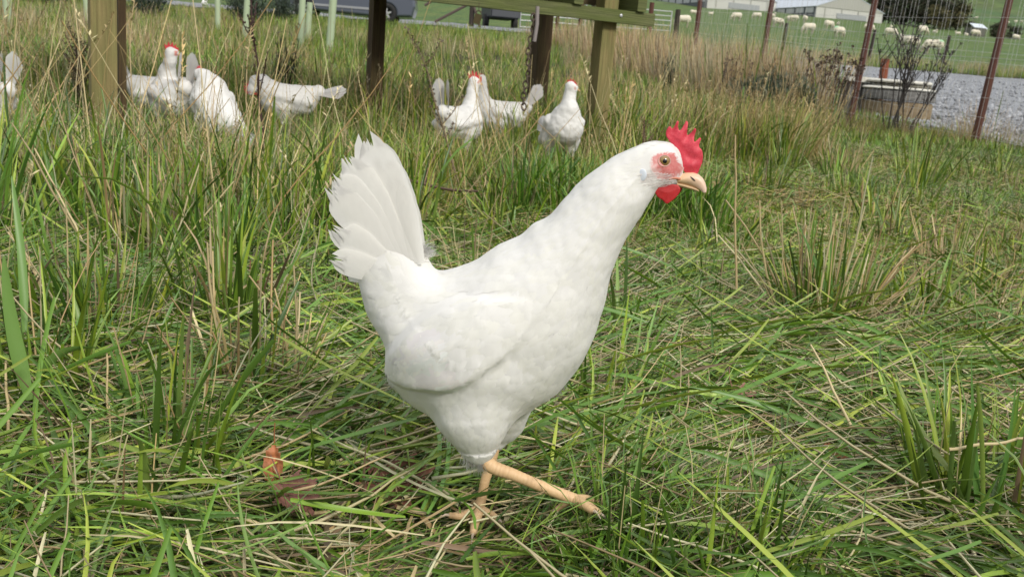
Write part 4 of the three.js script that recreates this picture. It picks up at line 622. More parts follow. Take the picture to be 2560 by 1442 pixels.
// ---------- the flock behind ----------
function makeHen(name, label, pos, turn, o = {}) { // own frame: x forward, y up; o.neck: two joints and head centre, o.look: head direction
  const h = thing(name, label, 'hen', pos, turn, 'white hens in the long grass'), r = rng(o.seed || 900);
  const [n1, n2_, hd] = (o.neck || [[0.12, 0.30], [0.135, 0.35], [0.15, 0.392]]).map(([x, y, z = 0]) => V(x, y, z)), look = V(...(o.look || [1, -0.15, 0])).normalize(), pitch = o.pitch || 0;
  const rot = (x, y, z = 0) => V(x, y - 0.2, z).applyAxisAngle(V(0, 0, 1), pitch).add(V(0, 0.2, 0));
  const bones = [[rot(-0.06, 0.205), rot(0.055, 0.2), 0.074, 0.08], [rot(-0.06, 0.21), rot(-0.14, 0.255), 0.066, 0.034], [rot(0.055, 0.21), rot(0.095, 0.235), 0.078, 0.056], [rot(0.09, 0.24), n1, 0.054, 0.032], [n1, n2_, 0.032, 0.023], [n2_, hd, 0.022, 0.017], [hd, hd.clone().addScaledVector(look, 0.018), 0.0195, 0.0135], [V(0, 0.16, 0.045), V(-0.01, 0.1, 0.045), 0.038, 0.016], [V(0.02, 0.16, -0.045), V(0.02, 0.1, -0.045), 0.038, 0.016]];
  const wings = [[rot(0.05, 0.225, 0.062), rot(-0.1, 0.2, 0.055), 0.032, 0.022], [rot(0.05, 0.225, -0.062), rot(-0.1, 0.2, -0.055), 0.032, 0.022]];
  const f = (x, y, z) => { let d = -1; for (const [a, b, ra, rb] of bones) d = smax(d, capsule(x, y, z, a, b, ra, rb), 0.022); for (const [a, b, ra, rb] of wings) d = smax(d, capsule(x, y, z, a, b, ra, rb), 0.006); return d + 0.0007 * n3(x * 60, y * 60, z * 60) + 0.0016 * n3(x * 22, y * 30, z * 25); };
  const top = Math.max(n1.y, n2_.y, hd.y) + 0.035, fx = Math.max(n1.x, n2_.x, hd.x, 0.14) + 0.05, zz = Math.max(0.115, Math.abs(hd.z) + 0.04);
  const facePt = hd.clone().addScaledVector(look, 0.012);
  part('body', nets(f, V(Math.min(-0.21, hd.x - 0.03), Math.min(0.075, hd.y - 0.03), -zz), V(fx, top, zz), 0.0058, (p) => { const q = p.clone().sub(facePt), ahead = q.dot(look), k = 1 + 0.05 * n3(p.x * 50, p.y * 50, p.z * 50); return q.length() < 0.019 && ahead > -0.008 && n3(p.x * 200, p.y * 200, p.z * 200) > -0.4 && p.y < hd.y + 0.008 ? [0.60, 0.24, 0.2] : WHITE.map((c) => c * k); }), featherMat, h);
  const up = Math.abs(look.y) > 0.8 ? V(1, 0, 0).addScaledVector(look, -look.x).normalize() : V(0, 1, 0).addScaledVector(look, -look.y).normalize(), side = V(0, 0, 0).crossVectors(look, up), M = new THREE.Matrix4().makeBasis(look, up, side).setPosition(hd);
  const cs = o.comb || 1, cg = new THREE.Shape(); [[-0.022, 0.012], [-0.028, 0.03], [-0.016, 0.024], [-0.012, 0.042], [-0.003, 0.026], [0.004, 0.043], [0.01, 0.024], [0.018, 0.036], [0.02, 0.02], [0.027, 0.025], [0.03, 0.01], [0.028, -0.002], [0.01, 0.008]].forEach(([x, y], i) => cg[i ? 'lineTo' : 'moveTo'](x * cs, (y - 0.01) * cs + 0.01));
  const vc = (g, c) => { const n = g.attributes.position.count, a = new Float32Array(n * 3); for (let i = 0; i < n; i++) { const k = 0.92 + 0.16 * r(); a.set(c.map((q) => q * k), i * 3); } g.setAttribute('color', new THREE.BufferAttribute(a, 3)); return g; };
  const comb = new THREE.ExtrudeGeometry(cg, { depth: 0.002, bevelEnabled: true, bevelThickness: 0.0015, bevelSize: 0.0012, bevelSegments: 2 }); comb.translate(0, 0, -0.001); comb.applyMatrix4(M); part('comb', vc(comb, [0.55, 0.04, 0.05]), combMat, h);
  for (const s of [1, -1]) { const g = new THREE.SphereGeometry(1, 12, 10); g.scale(0.008 * cs, 0.012 * cs, 0.0028); g.translate(0.012, -0.024, s * 0.008); g.applyMatrix4(M); part('wattle', vc(g, [0.5, 0.03, 0.03]), combMat, h); const e = new THREE.SphereGeometry(0.0048, 12, 8); e.translate(0.007, 0.004, s * 0.0155); e.applyMatrix4(M); part('eye', vc(e, [0.05, 0.03, 0.015]), eyeMat, h); }
  const bk = new THREE.ConeGeometry(0.0085, 0.026, 10); bk.scale(1, 1, 0.8); bk.rotateZ(-Math.PI / 2 - 0.25); bk.translate(0.036, -0.006, 0); bk.applyMatrix4(M); part('beak', vc(bk, [0.66, 0.44, 0.2]), beakMat, h);
  const tl = o.tail || [-0.5, 0.86];
  for (let k = 0; k < 10; k++) {
    const s = k % 2 ? 1 : -1, t = Math.floor(k / 2) / 4, T = new Acc(), a = rot(-0.12, 0.245, s * 0.012), ang = Math.atan2(tl[1], tl[0]) + (t - 0.5) * 0.34, L = 0.165 - 0.05 * Math.abs(t - 0.35), b = a.clone().add(V(Math.cos(ang) * L, Math.sin(ang) * L, s * (0.006 + 0.008 * t)));
    const pts = [0, 0.2, 0.4, 0.6, 0.8, 0.92, 1].map((q) => a.clone().lerp(b, q).add(V(0, 0, s * 0.003 * Math.sin(q * 3) + s * 0.0009 * k))); const ax = b.clone().sub(a).normalize();
    ribbon(T, pts, [V(-ax.y, ax.x, s * 0.85).normalize()], (q) => 0.014 * Math.min(1, 0.4 + q) * Math.sqrt(Math.max(0.06, 1 - Math.max(0, (q - 0.7) / 0.3) ** 2)), WHITE.map((c) => c * (0.95 + 0.06 * r())), 0.12, 0.2); part('tail_feather', T.geo(), tailMat, h);
  }
  for (const [x, s] of [[-0.01, 1], [0.02, -1]]) { const L = new Acc(); tube(L, [V(x, 0.11, s * 0.045), V(x + 0.012, 0.06, s * 0.045), V(x, 0.012, s * 0.045)], 0.0055, [0.62, 0.4, 0.2], 8); for (const a of [-0.5, 0, 0.5, Math.PI]) tube(L, [V(x, 0.012, s * 0.045), V(x + Math.cos(a) * 0.05 * (a > 1 ? 0.4 : 1), 0.006, s * 0.045 + Math.sin(a) * 0.05)], (q) => 0.005 - 0.003 * q, [0.62, 0.4, 0.2], 6); part('leg', L.geo(), shankMat, h); }
  return h;
}
{
  const at = (px, py, d) => onG(px, py, d);
  makeHen('white_hen', 'white hen cut by the left edge, seen from behind with tail raised', at(-35, 330, 3.9), 2.65, { seed: 901, tail: [-0.25, 1], neck: [[0.13, 0.26], [0.17, 0.24], [0.2, 0.2]], look: [0.5, -0.85, 0] });
  makeHen('white_hen', 'white hen just right of the thick post, mostly hidden by grass', at(400, 300, 4.7), 0.35, { seed: 902, tail: [-0.6, 0.8], neck: [[0.13, 0.25], [0.17, 0.2], [0.19, 0.15]], look: [0.4, -0.9, 0] });
  makeHen('white_hen', 'white hen seen from behind, dark red comb, head turned away', at(432, 300, 4.2), 2.25, { seed: 903, tail: [-0.3, 0.95], look: [-0.35, -0.05, 0.9], neck: [[0.075, 0.31], [0.04, 0.36, 0], [0.03, 0.395, 0]] });
  makeHen('white_hen', 'bright white hen with back humped and pale red comb, facing left', at(540, 330, 4.0), 2.5, { seed: 904, tail: [-0.95, -0.45], pitch: 0.75, comb: 0.7, neck: [[0.06, 0.31], [0.085, 0.335], [0.115, 0.34]], look: [1, -0.35, 0] });
  makeHen('white_hen', 'white hen behind the dark dock stem, neck bent down, facing left', at(722, 240, 4.9), Math.PI + 0.15, { seed: 905, tail: [-1, 0.12], neck: [[0.13, 0.285], [0.165, 0.285], [0.178, 0.245]], look: [0.35, -0.93, 0] });
  makeHen('white_hen', 'white hen with big red comb under the wooden beam, facing right', at(1146, 320, 4.5), 1.1, { seed: 906, comb: 1.15, tail: [-0.3, 0.95], look: [0.5, -0.1, 0.86], neck: [[0.10, 0.30], [0.105, 0.35], [0.11, 0.395]] });
  makeHen('white_hen', 'white hen half hidden behind the big-combed hen, facing left', at(1250, 290, 5.2), Math.PI + 0.35, { seed: 907, comb: 0.6, tail: [-0.6, 0.8], neck: [[0.105, 0.3], [0.112, 0.35], [0.115, 0.385]], look: [1, -0.3, 0.3] });
  makeHen('white_hen', 'tiny far-off white hen at the top edge, left of centre', at(510, 10, 34), 2.2, { seed: 909 });
  makeHen('white_hen', 'slim white hen with long neck in front of the right-hand post', at(1403, 330, 4.4), -1.3, { seed: 908, comb: 0.75, tail: [-0.9, 0.3], pitch: 0.5, look: [0.3, -0.18, -0.93], neck: [[0.085, 0.31], [0.075, 0.36], [0.08, 0.4]] });
}

// ---------- grass ----------
const GREEN = [[0.17, 0.265, 0.022], [0.095, 0.175, 0.016], [0.25, 0.345, 0.04], [0.11, 0.205, 0.03], [0.32, 0.385, 0.05], [0.19, 0.285, 0.058], [0.055, 0.11, 0.012], [0.12, 0.22, 0.022]];
const STRAW = [[0.52, 0.41, 0.21], [0.60, 0.49, 0.27], [0.43, 0.32, 0.16], [0.36, 0.26, 0.13], [0.50, 0.43, 0.25]];
const BROWN = [[0.17, 0.115, 0.06], [0.22, 0.15, 0.09], [0.12, 0.085, 0.05]];
const pick = (r, L) => L[Math.floor(r() * L.length)];
const vary = (r, c, k = 0.28) => { const f = 1 + (r() - 0.5) * 2 * k, w = (r() - 0.5) * 0.18; return [c[0] * f * (1 + w), c[1] * f, c[2] * f * (1 - w)]; };
const grassMat = std({ vertexColors: true, roughness: 0.42 });
const strawMat = std({ vertexColors: true, roughness: 0.65 });
const mixCol = (r, straw, brown = 0.05) => { const t = r(); return vary(r, t < brown ? pick(r, BROWN) : t < brown + straw ? pick(r, STRAW) : pick(r, GREEN)); };
// a dry stalk: thin kinked tube, sometimes with a nodding seed head
function stalk(A, r, base, yaw, len, rad, lean, col, head = 0, kink = 0.25) {
  const pts = [base.clone()], p = base.clone(); let a = lean, y = yaw; const n = 4 + Math.floor(r() * 3);
  for (let k = 0; k < n; k++) { a += (r() - 0.5) * kink; y += (r() - 0.5) * 0.5; p.add(V(Math.sin(a) * Math.cos(y), Math.cos(a), Math.sin(a) * Math.sin(y)).multiplyScalar(len / n)); pts.push(p.clone()); }
  tube(A, pts, (s) => rad * (1 - 0.55 * s), col, 4);
  if (head) for (let k = 0; k < head; k++) { const q = p.clone().addScaledVector(pts[n].clone().sub(pts[n - 1]).normalize(), -len * 0.22 * k / head); blade(A, r, q, r() * 6.28, 0.012 + 0.012 * r(), 0.005, 0.5 + r() * 0.6, 0.4, col, { seg: 2, fold: 0 }); }
}
function lying(seed, n, rad, Lmin, Lmax, W, straw, hi) { // mown grass lying along +x
  const A = new Acc(), r = rng(seed);
  for (let k = 0; k < n; k++) {
    const a = r() * 6.283, q = rad * Math.sqrt(r()), h = hi * r() ** 1.6, L = lerp(Lmin, Lmax, r() ** 1.3), dry = r() < straw, yaw = (r() < 0.3 ? r() * 6.28 : (r() - 0.5) * 1.3 + (r() < 0.3 ? Math.PI : 0));
    const base = V(q * Math.cos(a) - Math.cos(yaw) * L * 0.5, 0.004 + h, q * Math.sin(a) - Math.sin(yaw) * L * 0.5);
    if (dry && r() < 0.5) { stalk(A, r, base, yaw, L * 1.1, 0.0008 + 0.0009 * r() ** 2, 1.45 + (r() - 0.5) * 0.25, vary(r, pick(r, STRAW)), 0, 0.2); continue; }
    blade(A, r, base, yaw, L, W * (dry ? 0.55 : 1) * (0.45 + 1.3 * r() ** 2), 1.15 + 0.4 * r(), 0.9 * (r() - 0.3), dry ? vary(r, pick(r, r() < 0.25 ? BROWN : STRAW)) : vary(r, pick(r, GREEN)), { floor: 0.003, seg: 6, cut: r() < 0.4, twist: 2.4, drift: 2.0 * (r() < 0.6 ? 1 : 0.3) });
  }
  return A.geo();
}
function tuft(seed, n, rad, Lmin, Lmax, W, straw, lean, o = {}) {
  const A = new Acc(), r = rng(seed);
  for (let k = 0; k < n; k++) {
    const a = r() * 6.283, q = rad * Math.sqrt(r()), L = lerp(Lmin, Lmax, r()), base = V(q * Math.cos(a), -0.005, q * Math.sin(a)), yaw = a + (r() - 0.5) * 1.6;
    const dry = r() < straw;
    if (dry && r() < (o.stalks ?? 0.4)) stalk(A, r, base, yaw, L * (0.8 + 0.5 * r()), (0.001 + 0.0009 * r()) * (o.thick || 1), lean * r() * 1.1, vary(r, pick(r, STRAW)), o.heads && r() < o.heads ? 9 : 0, 0.25);
    else blade(A, r, base, yaw, L, W * (dry ? 0.6 : 1) * (0.45 + 0.8 * r()), lean * r() * 0.8, (o.curl ?? 1.2) * r() ** 1.5, dry ? vary(r, pick(r, r() < 0.3 ? BROWN : STRAW)) : vary(r, pick(r, GREEN)), { seg: o.seg || 5, cut: r() < (o.cut ?? 0.15), floor: 0.002, fold: o.fold });
  }
  return A.geo();
}
function bits(seed, n, rad) { // short dead bits that lie between the leaves
  const A = new Acc(), r = rng(seed);
  for (let k = 0; k < n; k++) {
    const a = r() * 6.283, q = rad * Math.sqrt(r()), L = 0.015 + 0.07 * r() ** 2, base = V(q * Math.cos(a), 0.004 + 0.02 * r(), q * Math.sin(a));
    blade(A, r, base, r() * 6.28, L, 0.0022 + 0.003 * r(), 1.35 + 0.4 * r(), 0.4 * (r() - 0.5), vary(r, r() < 0.45 ? pick(r, STRAW) : r() < 0.75 ? pick(r, BROWN) : pick(r, GREEN), 0.25), { seg: 3, floor: 0.002, cut: true, fold: 0 });
  }
  return A.geo();
}
const LONG = [1, 2, 3].map((k) => { const A = new Acc(), r = rng(290 + k); for (let i = 0; i < 5; i++) { const a = r() * 6.28; stalk(A, r, V(0.06 * Math.cos(a), 0, 0.06 * Math.sin(a)), r() * 6.28, 0.38 + 0.36 * r(), 0.0015 + 0.0009 * r(), 0.15 + 0.75 * r(), vary(r, pick(r, STRAW)), r() < 0.2 ? 12 : 0, 0.2); } return A.geo(); });
const layers = new Map();
function put(key, geo, x, z, s, turn, tint, lift = 0, sy = 1, lean = 0) {
  if (!layers.has(key)) layers.set(key, { geo, m: [], c: [] });
  const L = layers.get(key), q = new THREE.Quaternion().setFromEuler(new THREE.Euler(lean, turn, 0, 'YXZ'));
  L.m.push(new THREE.Matrix4().compose(V(x, G(x, z) + lift, z), q, V(s, s * sy, s))); L.c.push(tint);
}
const LIE = [1, 2, 3, 4, 5].map((k) => lying(100 + k, 150, 0.13, 0.04, 0.20, 0.0033, 0.3 + 0.05 * (k % 3), 0.034));
const LIEFINE = [1, 2, 3].map((k) => lying(120 + k, 110, 0.14, 0.03, 0.12, 0.0026, 0.3, 0.03));
const SHORT = [1, 2, 3, 4].map((k) => tuft(140 + k, 60, 0.085, 0.03, 0.095, 0.0034, 0.24, 0.9, { seg: 4, curl: 1.3, cut: 0.5 }));
const MID = [1, 2, 3, 4].map((k) => tuft(160 + k, 42, 0.07, 0.08, 0.22, 0.0055, 0.2, 0.7, { curl: 1.5 }));
const TALL = [1, 2, 3, 4, 5].map((k) => tuft(180 + k, 50, 0.085, 0.16, 0.40, 0.0060, 0.22, 0.55, { seg: 6, curl: 1.5, heads: 0.12 }));
const DRY = [1, 2, 3, 4].map((k) => tuft(200 + k, 36, 0.08, 0.22, 0.55, 0.0045, 0.88, 0.5, { seg: 5, curl: 1.0, heads: 0.2, stalks: 0.55 }));
const STUB = [1, 2, 3].map((k) => tuft(220 + k, 22, 0.035, 0.05, 0.17, 0.0042, 0.86, 0.45, { seg: 3, curl: 0.3, cut: 0.9, stalks: 0.6 }));
const BITS = [1, 2, 3].map((k) => bits(240 + k, 190, 0.15));
const FAR = [1, 2, 3].map((k) => tuft(260 + k, 60, 0.22, 0.12, 0.34, 0.011, 0.17, 0.5, { seg: 3, curl: 1.0, fold: 0, stalks: 0.25 }));
const FARDRY = [1, 2, 3].map((k) => tuft(270 + k, 60, 0.24, 0.25, 0.62, 0.010, 0.93, 0.5, { seg: 3, curl: 0.7, fold: 0, stalks: 0.3 }));
const FARSHORT = [1, 2].map((k) => tuft(280 + k, 60, 0.2, 0.05, 0.14, 0.010, 0.12, 0.8, { seg: 2, curl: 0.8, fold: 0, stalks: 0.2 }));
const tintOf = (x, z, r) => { const a = n2(x * 0.9, z * 0.9), b = n2b(x * 0.35 + 5, z * 0.35); const f = 1 + 0.14 * a + (r() - 0.5) * 0.2; return [f * (1 + 0.13 * b), f, f * (1 - 0.1 * b)]; };
// how tall the grass stands at x, d (0 mown, 1 rough), read off the photograph
function rough(x, d) {
  const e = 0.28 * n2(x * 1.6, d * 1.6) + 0.2 * n2b(x * 4, d * 4), t = x / d + 0.02 * n2(x * 3, d * 3);
  const left = 2.2 + e, mid = 2.95 + e * 0.7;
  const edge = t < 0.09 ? lerp(left, mid, sst(-0.17, -0.03, t)) : t < 0.27 ? lerp(mid, 5.4 + e, sst(0.09, 0.17, t)) : lerp(5.4 + e, 60, sst(0.27, 0.3, t));
  let k = sst(edge - 0.25, edge + 0.35, d) * (1 - sst(0.15, 0.18, t) * sst(7.6, 8.2, d));
  k *= 1 - 0.9 * sst(0.5, 0.25, Math.hypot((x + 0.2) / 1.1, (d - 3.05) / 1.5)); // the trodden hollow behind the tail
  return k;
}
const feet = (x, d) => Math.hypot((x + 0.05) / 0.19, (d - 0.83) / 0.22) < 1;
const inFrame = (x, d, m) => Math.abs(x + 0.03 * d) < 0.545 * d + m;
{
  const r = rng(300);
  const scatter = (d0, d1, step, f, m = 0.25) => { for (let d = d0; d < d1; d += step(d)) { const s = step(d); for (let x = -0.575 * d - m; x < 0.55 * d + m; x += s) f(x + (r() - 0.5) * s * 1.3, d + (r() - 0.5) * s * 1.3); } };
  const K = (L) => Math.floor(r() * L.length);
  const dirAt = (x, d) => (x > 0.1 ? 0.15 : -0.35) + 1.1 * n2(x * 0.9 + 3, d * 0.9) + 0.5 * n2b(x * 2.5, d * 2.5);
  scatter(0.45, 5.5, (d) => 0.085 + 0.03 * d, (x, d) => { const k = K(BITS); put('b' + k, BITS[k], x, -d, 1 + 0.4 * r(), r() * 6.28, [1, 1, 1], 0, feet(x, d) ? 0.35 : 1); });
  scatter(0.45, 2.6, (d) => 0.062 + 0.018 * d, (x, d) => { if (rough(x, d) > 0.8 || feet(x, d)) return; const k = K(LIE); put('l' + k, LIE[k], x, -d, 0.8 + 0.45 * r(), dirAt(x, d), tintOf(x, -d, r), 0.004 * r(), 0.9 + 0.5 * r()); });
  scatter(0.6, 1.1, () => 0.05, (x, d) => { if (!feet(x, d)) return; const k = K(LIEFINE); put('f' + k, LIEFINE[k], x, -d, 0.6 + 0.4 * r(), dirAt(x, d) + r(), tintOf(x, -d, r), 0, 0.4); });
  scatter(1.0, 7.5, (d) => 0.075 + 0.02 * d, (x, d) => { if (rough(x, d) > 0.6 || (d < 1.5 && r() < 0.7)) return; const k = K(LIEFINE); put('f' + k, LIEFINE[k], x, -d, 0.9 + 0.5 * r(), dirAt(x, d) + r(), tintOf(x, -d, r), 0.004, 1.1); });
  scatter(0.9, 9.8, (d) => 0.065 + 0.015 * d, (x, d) => { const t = rough(x, d), near = sst(1.5, 2.2, d); if (t > 0.75 || r() > 0.15 + 0.8 * near) return; const k = K(SHORT); put('s' + k, SHORT[k], x, -d, 0.75 + 0.6 * r(), r() * 6.28, tintOf(x, -d, r)); });
  scatter(0.75, 6, (d) => 0.17 + 0.03 * d, (x, d) => { const t = rough(x, d), p = 0.2 + 0.28 * (x < -0.15) + 0.25 * (d > 1.4 && d < 2.6 && x < -0.1) + 0.5 * sst(0.1, 0.6, t) + 0.15 * (n2(x * 2.2, d * 2.2) > 0.45); if (Math.hypot(x - 0.02, d - 0.9) < 0.22 || r() > p) return; const k = K(MID); put('m' + k, MID[k], x, -d, 0.7 + 0.5 * r(), r() * 6.28, tintOf(x, -d, r)); });
  scatter(1.5, 10, (d) => 0.085 + 0.014 * d, (x, d) => { const t = rough(x, d); if (r() > t * (d > 7.5 ? 0.35 : 0.95)) return; const k = K(TALL), far = sst(6, 9, d); put('t' + k, TALL[k], x, -d, (0.66 + 0.5 * r()) * (x / d < 0.12 ? 1 - 0.42 * sst(2.3, 2.9, d) * sst(5.4, 4.6, d) : 1) * (1 - 0.35 * far), r() * 6.28, tintOf(x, -d, r), 0, 1, (r() - 0.5) * 0.3); });
  scatter(1.6, 12, (d) => 0.2 + 0.03 * d, (x, d) => { const t = rough(x, d); if (x / d > 0.1 && r() < 0.6) return; if (r() > t * (0.2 + 0.5 * (n2(x * 0.8 + 9, d * 0.8) > 0.3))) return; const k = K(DRY); put('d' + k, DRY[k], x, -d, (0.65 + 0.5 * r()) * (x / d < 0.12 ? 1 - 0.35 * sst(2.3, 2.9, d) * sst(5.4, 4.6, d) : 1), r() * 6.28, tintOf(x, -d, r), 0, 1, (r() - 0.5) * 0.35); });
  scatter(0.9, 7, (d) => 0.22 + 0.05 * d, (x, d) => { if (rough(x, d) > 0.7 || r() > 0.32 + 0.3 * (n2(x * 1.5, d * 1.5) > 0.2) || Math.hypot(x - 0.02, d - 0.9) < 0.25) return; const k = K(STUB); put('u' + k, STUB[k], x, -d, 0.6 + 0.7 * r(), r() * 6.28, tintOf(x, -d, r)); });
  scatter(1.7, 9, (d) => 0.24 + 0.05 * d, (x, d) => { if (r() > rough(x, d) * 0.9) return; const k = K(LONG); put('L' + k, LONG[k], x, -d, 0.75 + 0.45 * r(), r() * 6.28, [1.1, 1.08, 1.0]); });
  // farther off: green grass, then a belt of tall bleached grass, thick along the fence
  const yard = (x, d) => d > 8.9 && d < 28.5 && x > fenceX(d) + 0.62 + (d > 24 ? (d - 24) * 0.1 : 0);
  scatter(7.5, 30, (d) => 0.2 + 0.012 * d, (x, d) => { if (yard(x, d)) return; if (x / d > 0.27 && d < 12) { const k = K(FARSHORT); put('H' + k, FARSHORT[k], x, -d, 0.7 + 0.4 * r(), r() * 6.28, tintOf(x, -d, r)); return; } const k = K(FAR); const low = sst(8, 11, d) * (1 - sst(17, 21, d)) * (x > -0.12 * d ? 1 : 0.5); put('F' + k, FAR[k], x, -d, (0.75 + 0.4 * r()) * (1 - 0.45 * low), r() * 6.28, tintOf(x, -d, r)); }, 0.5);
  scatter(7.5, 35, (d) => 0.26 + 0.012 * d, (x, d) => {
    const byFence = 1.4 * Math.exp(-(((x - fenceX(d) + 0.15) / 0.6) ** 2)) * sst(10.5, 11.5, d), left = sst(-0.3, -0.36, x / d) * sst(9, 13, d), belt = sst(16, 19, d) * (x / d > -0.29 && x / d < -0.02 ? 1 - sst(21, 23, d) : 1);
    const p = d > 28.5 ? (x > 1 ? 0.85 : 0) : yard(x, d) ? 0 : Math.max(0.03, byFence, left * 0.4, belt * 0.8); if (r() > p) return;
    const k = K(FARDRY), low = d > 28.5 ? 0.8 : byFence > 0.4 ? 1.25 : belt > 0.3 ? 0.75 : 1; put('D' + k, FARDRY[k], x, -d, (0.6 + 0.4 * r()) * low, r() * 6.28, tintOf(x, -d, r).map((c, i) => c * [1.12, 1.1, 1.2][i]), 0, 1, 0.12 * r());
  }, 0.5);
  // the brown tussock to the right of the hen's head
  for (let i = 0; i < 80; i++) { const a = r() * 6.28, q = Math.sqrt(r()), x = 1.32 + 0.55 * q * Math.cos(a), d = 6.3 + 0.8 * q * Math.sin(a), k = K(DRY); (i % 2 ? put('d' + k, DRY[k], x, -d, 0.7 + 0.45 * r(), r() * 6.28, [0.95, 0.92, 0.82], 0, 1, 0.3 * r()) : put('t' + k, TALL[k], x, -d, 0.7 + 0.4 * r(), r() * 6.28, [1.1, 1, 0.9])); }
  for (let i = 0; i < 60; i++) { const d = 8.3 + 0.9 * r(), x = 2.3 + (0.58 * d - 2.3) * r(), k = K(DRY); put('d' + k, i % 4 ? DRY[k] : STUB[k % 3], x, -d, 0.35 + 0.35 * r(), r() * 6.28, [0.8, 0.76, 0.7]); }
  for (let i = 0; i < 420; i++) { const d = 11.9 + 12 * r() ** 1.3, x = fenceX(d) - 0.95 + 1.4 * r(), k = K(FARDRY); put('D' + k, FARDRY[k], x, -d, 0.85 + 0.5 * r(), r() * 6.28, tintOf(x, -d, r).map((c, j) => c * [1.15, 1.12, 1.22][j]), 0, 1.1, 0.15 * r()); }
  // lush green grass in front of the two hens under the house
  for (let i = 0; i < 70; i++) { const x = -0.02 + 0.62 * r(), d = 2.9 + 0.55 * r(), k = K(TALL); if (x < 0.12 && r() < 0.5) continue; put('g' + k, MID[k % 4], x, -d, 0.9 + 0.4 * r(), r() * 6.28, [0.8, 1.0, 0.85]); }
  // grass heaped over the forward foot
  for (let i = 0; i < 14; i++) { const x = 0.10 + 0.15 * r(), d = 0.86 + 0.12 * r(), k = K(LIE); put('l' + k, LIE[k], x, -d, 0.6 + 0.3 * r(), 0.3 + r() * 0.8, tintOf(x, -d, r), 0.012 + 0.035 * r(), 1.3); }
  for (let i = 0; i < 10; i++) { const x = 0.115 + 0.15 * r(), d = 0.80 + 0.05 * r(), k = K(MID); put('m' + k, MID[k], x, -d, 0.55 + 0.25 * r(), r() * 6.28, tintOf(x, -d, r)); }
  let copies = 0;
  for (const [key, L] of layers) {
    const im = new THREE.InstancedMesh(L.geo, grassMat, L.m.length), c = new THREE.Color();
    L.m.forEach((m, i) => { im.setMatrixAt(i, m); im.setColorAt(i, c.setRGB(...L.c[i])); });
    const kind = { b: ['dead_grass_litter', 'short dead bits of grass lying between the leaves'], l: ['mown_grass', 'long mown grass lying flat in swathes'], f: ['mown_grass', 'fine mown grass lying in the middle distance'], s: ['short_turf', 'short green turf with blunt cut tips'], m: ['meadow_grass', 'half-grown green grass in loose clumps'], g: ['meadow_grass', 'lush green grass before the raised hen house'], t: ['tall_grass', 'tall rough grass with dry stalks'], d: ['dry_grass', 'tall bleached dry grass'], u: ['straw_stubble', 'short cut straw stubble'], F: ['far_grass', 'green grass farther off'], H: ['short_turf', 'short turf running up to the wire fence'], L: ['dry_grass', 'long loose straw stalks above the tall grass'], D: ['far_dry_grass', 'belt of tall beige grass farther off'] }[key[0]];
    im.name = numbered(kind[0]); shade(im); tag(im, kind[1], 'grass', null, 'stuff'); scene.add(im); copies += L.m.length;
  }
  console.log('grass copies', copies);
}

// ---------- weeds, leaves and single stalks ----------
const vc3 = (c) => c;
function weed(label, pos, seed, o) { // dead flower stems: forked, with clustered seed heads
  const t = thing('dead_weed', label, 'weed', pos, 0, o.group), r = rng(seed), col = o.col || [0.055, 0.04, 0.03], hc = o.head || [0.075, 0.05, 0.035];
  for (let k = 0; k < o.stems; k++) {
    const S = new Acc(), H = new Acc(), a = r() * 6.28, q = o.rad * Math.sqrt(r()), p = V(q * Math.cos(a), 0, q * Math.sin(a)), L = o.h * (0.7 + 0.4 * r()), dir = V(o.lean[0] + (r() - 0.5) * o.spread, 1, o.lean[1] + (r() - 0.5) * o.spread).normalize(), pts = [p.clone()];
    for (let j = 1; j <= 6; j++) pts.push(p.clone().addScaledVector(dir, L * j / 6).add(V((r() - 0.5) * 0.02 * L, 0, (r() - 0.5) * 0.02 * L)));
    tube(S, pts, (s) => o.r * (1 - 0.65 * s), col, 6);
    const tip = (c, n, sz) => { for (let i = 0; i < n; i++) { const d = V(r() - 0.5, r() - 0.35, r() - 0.5).normalize(), b = c.clone().addScaledVector(d, sz * r() * 0.6), hcv = vary(r, hc, 0.35); ribbon(H, [b, b.clone().addScaledVector(d, sz * 0.55)], [V(r() - 0.5, r() - 0.5, r() - 0.5).normalize()], (s) => sz * 0.3 * (1 - 0.5 * s), hcv, 0, 0.3); } };
    for (let j = 0; j < o.forks; j++) { const s = 0.45 + 0.52 * r(), b = pts[Math.floor(s * 6)].clone().lerp(pts[Math.min(6, Math.floor(s * 6) + 1)], (s * 6) % 1), aa = r() * 6.28, l = o.h * o.fork * (0.5 + r()), e = b.clone().add(V(Math.cos(aa) * l * 0.55, l * 0.85, Math.sin(aa) * l * 0.55)); tube(S, [b, b.clone().lerp(e, 0.5).add(V(0, -0.01, 0)), e], (q2) => o.r * 0.55 * (1 - 0.5 * q2), col, 5); if (o.ball) tip(e, o.ball, o.sz); else for (let i = 0; i < 7; i++) tip(b.clone().lerp(e, i / 6), 5, o.sz); }
    if (o.ball) tip(pts[6], o.ball * 2, o.sz * 1.2); else for (let i = 0; i < 10; i++) tip(pts[6].clone().lerp(pts[3], i / 12), 6, o.sz);
    const st = part('stem', S.geo(), strawMat, t); part('seed_head', H.geo(), strawMat, st);
  }
  return t;
}
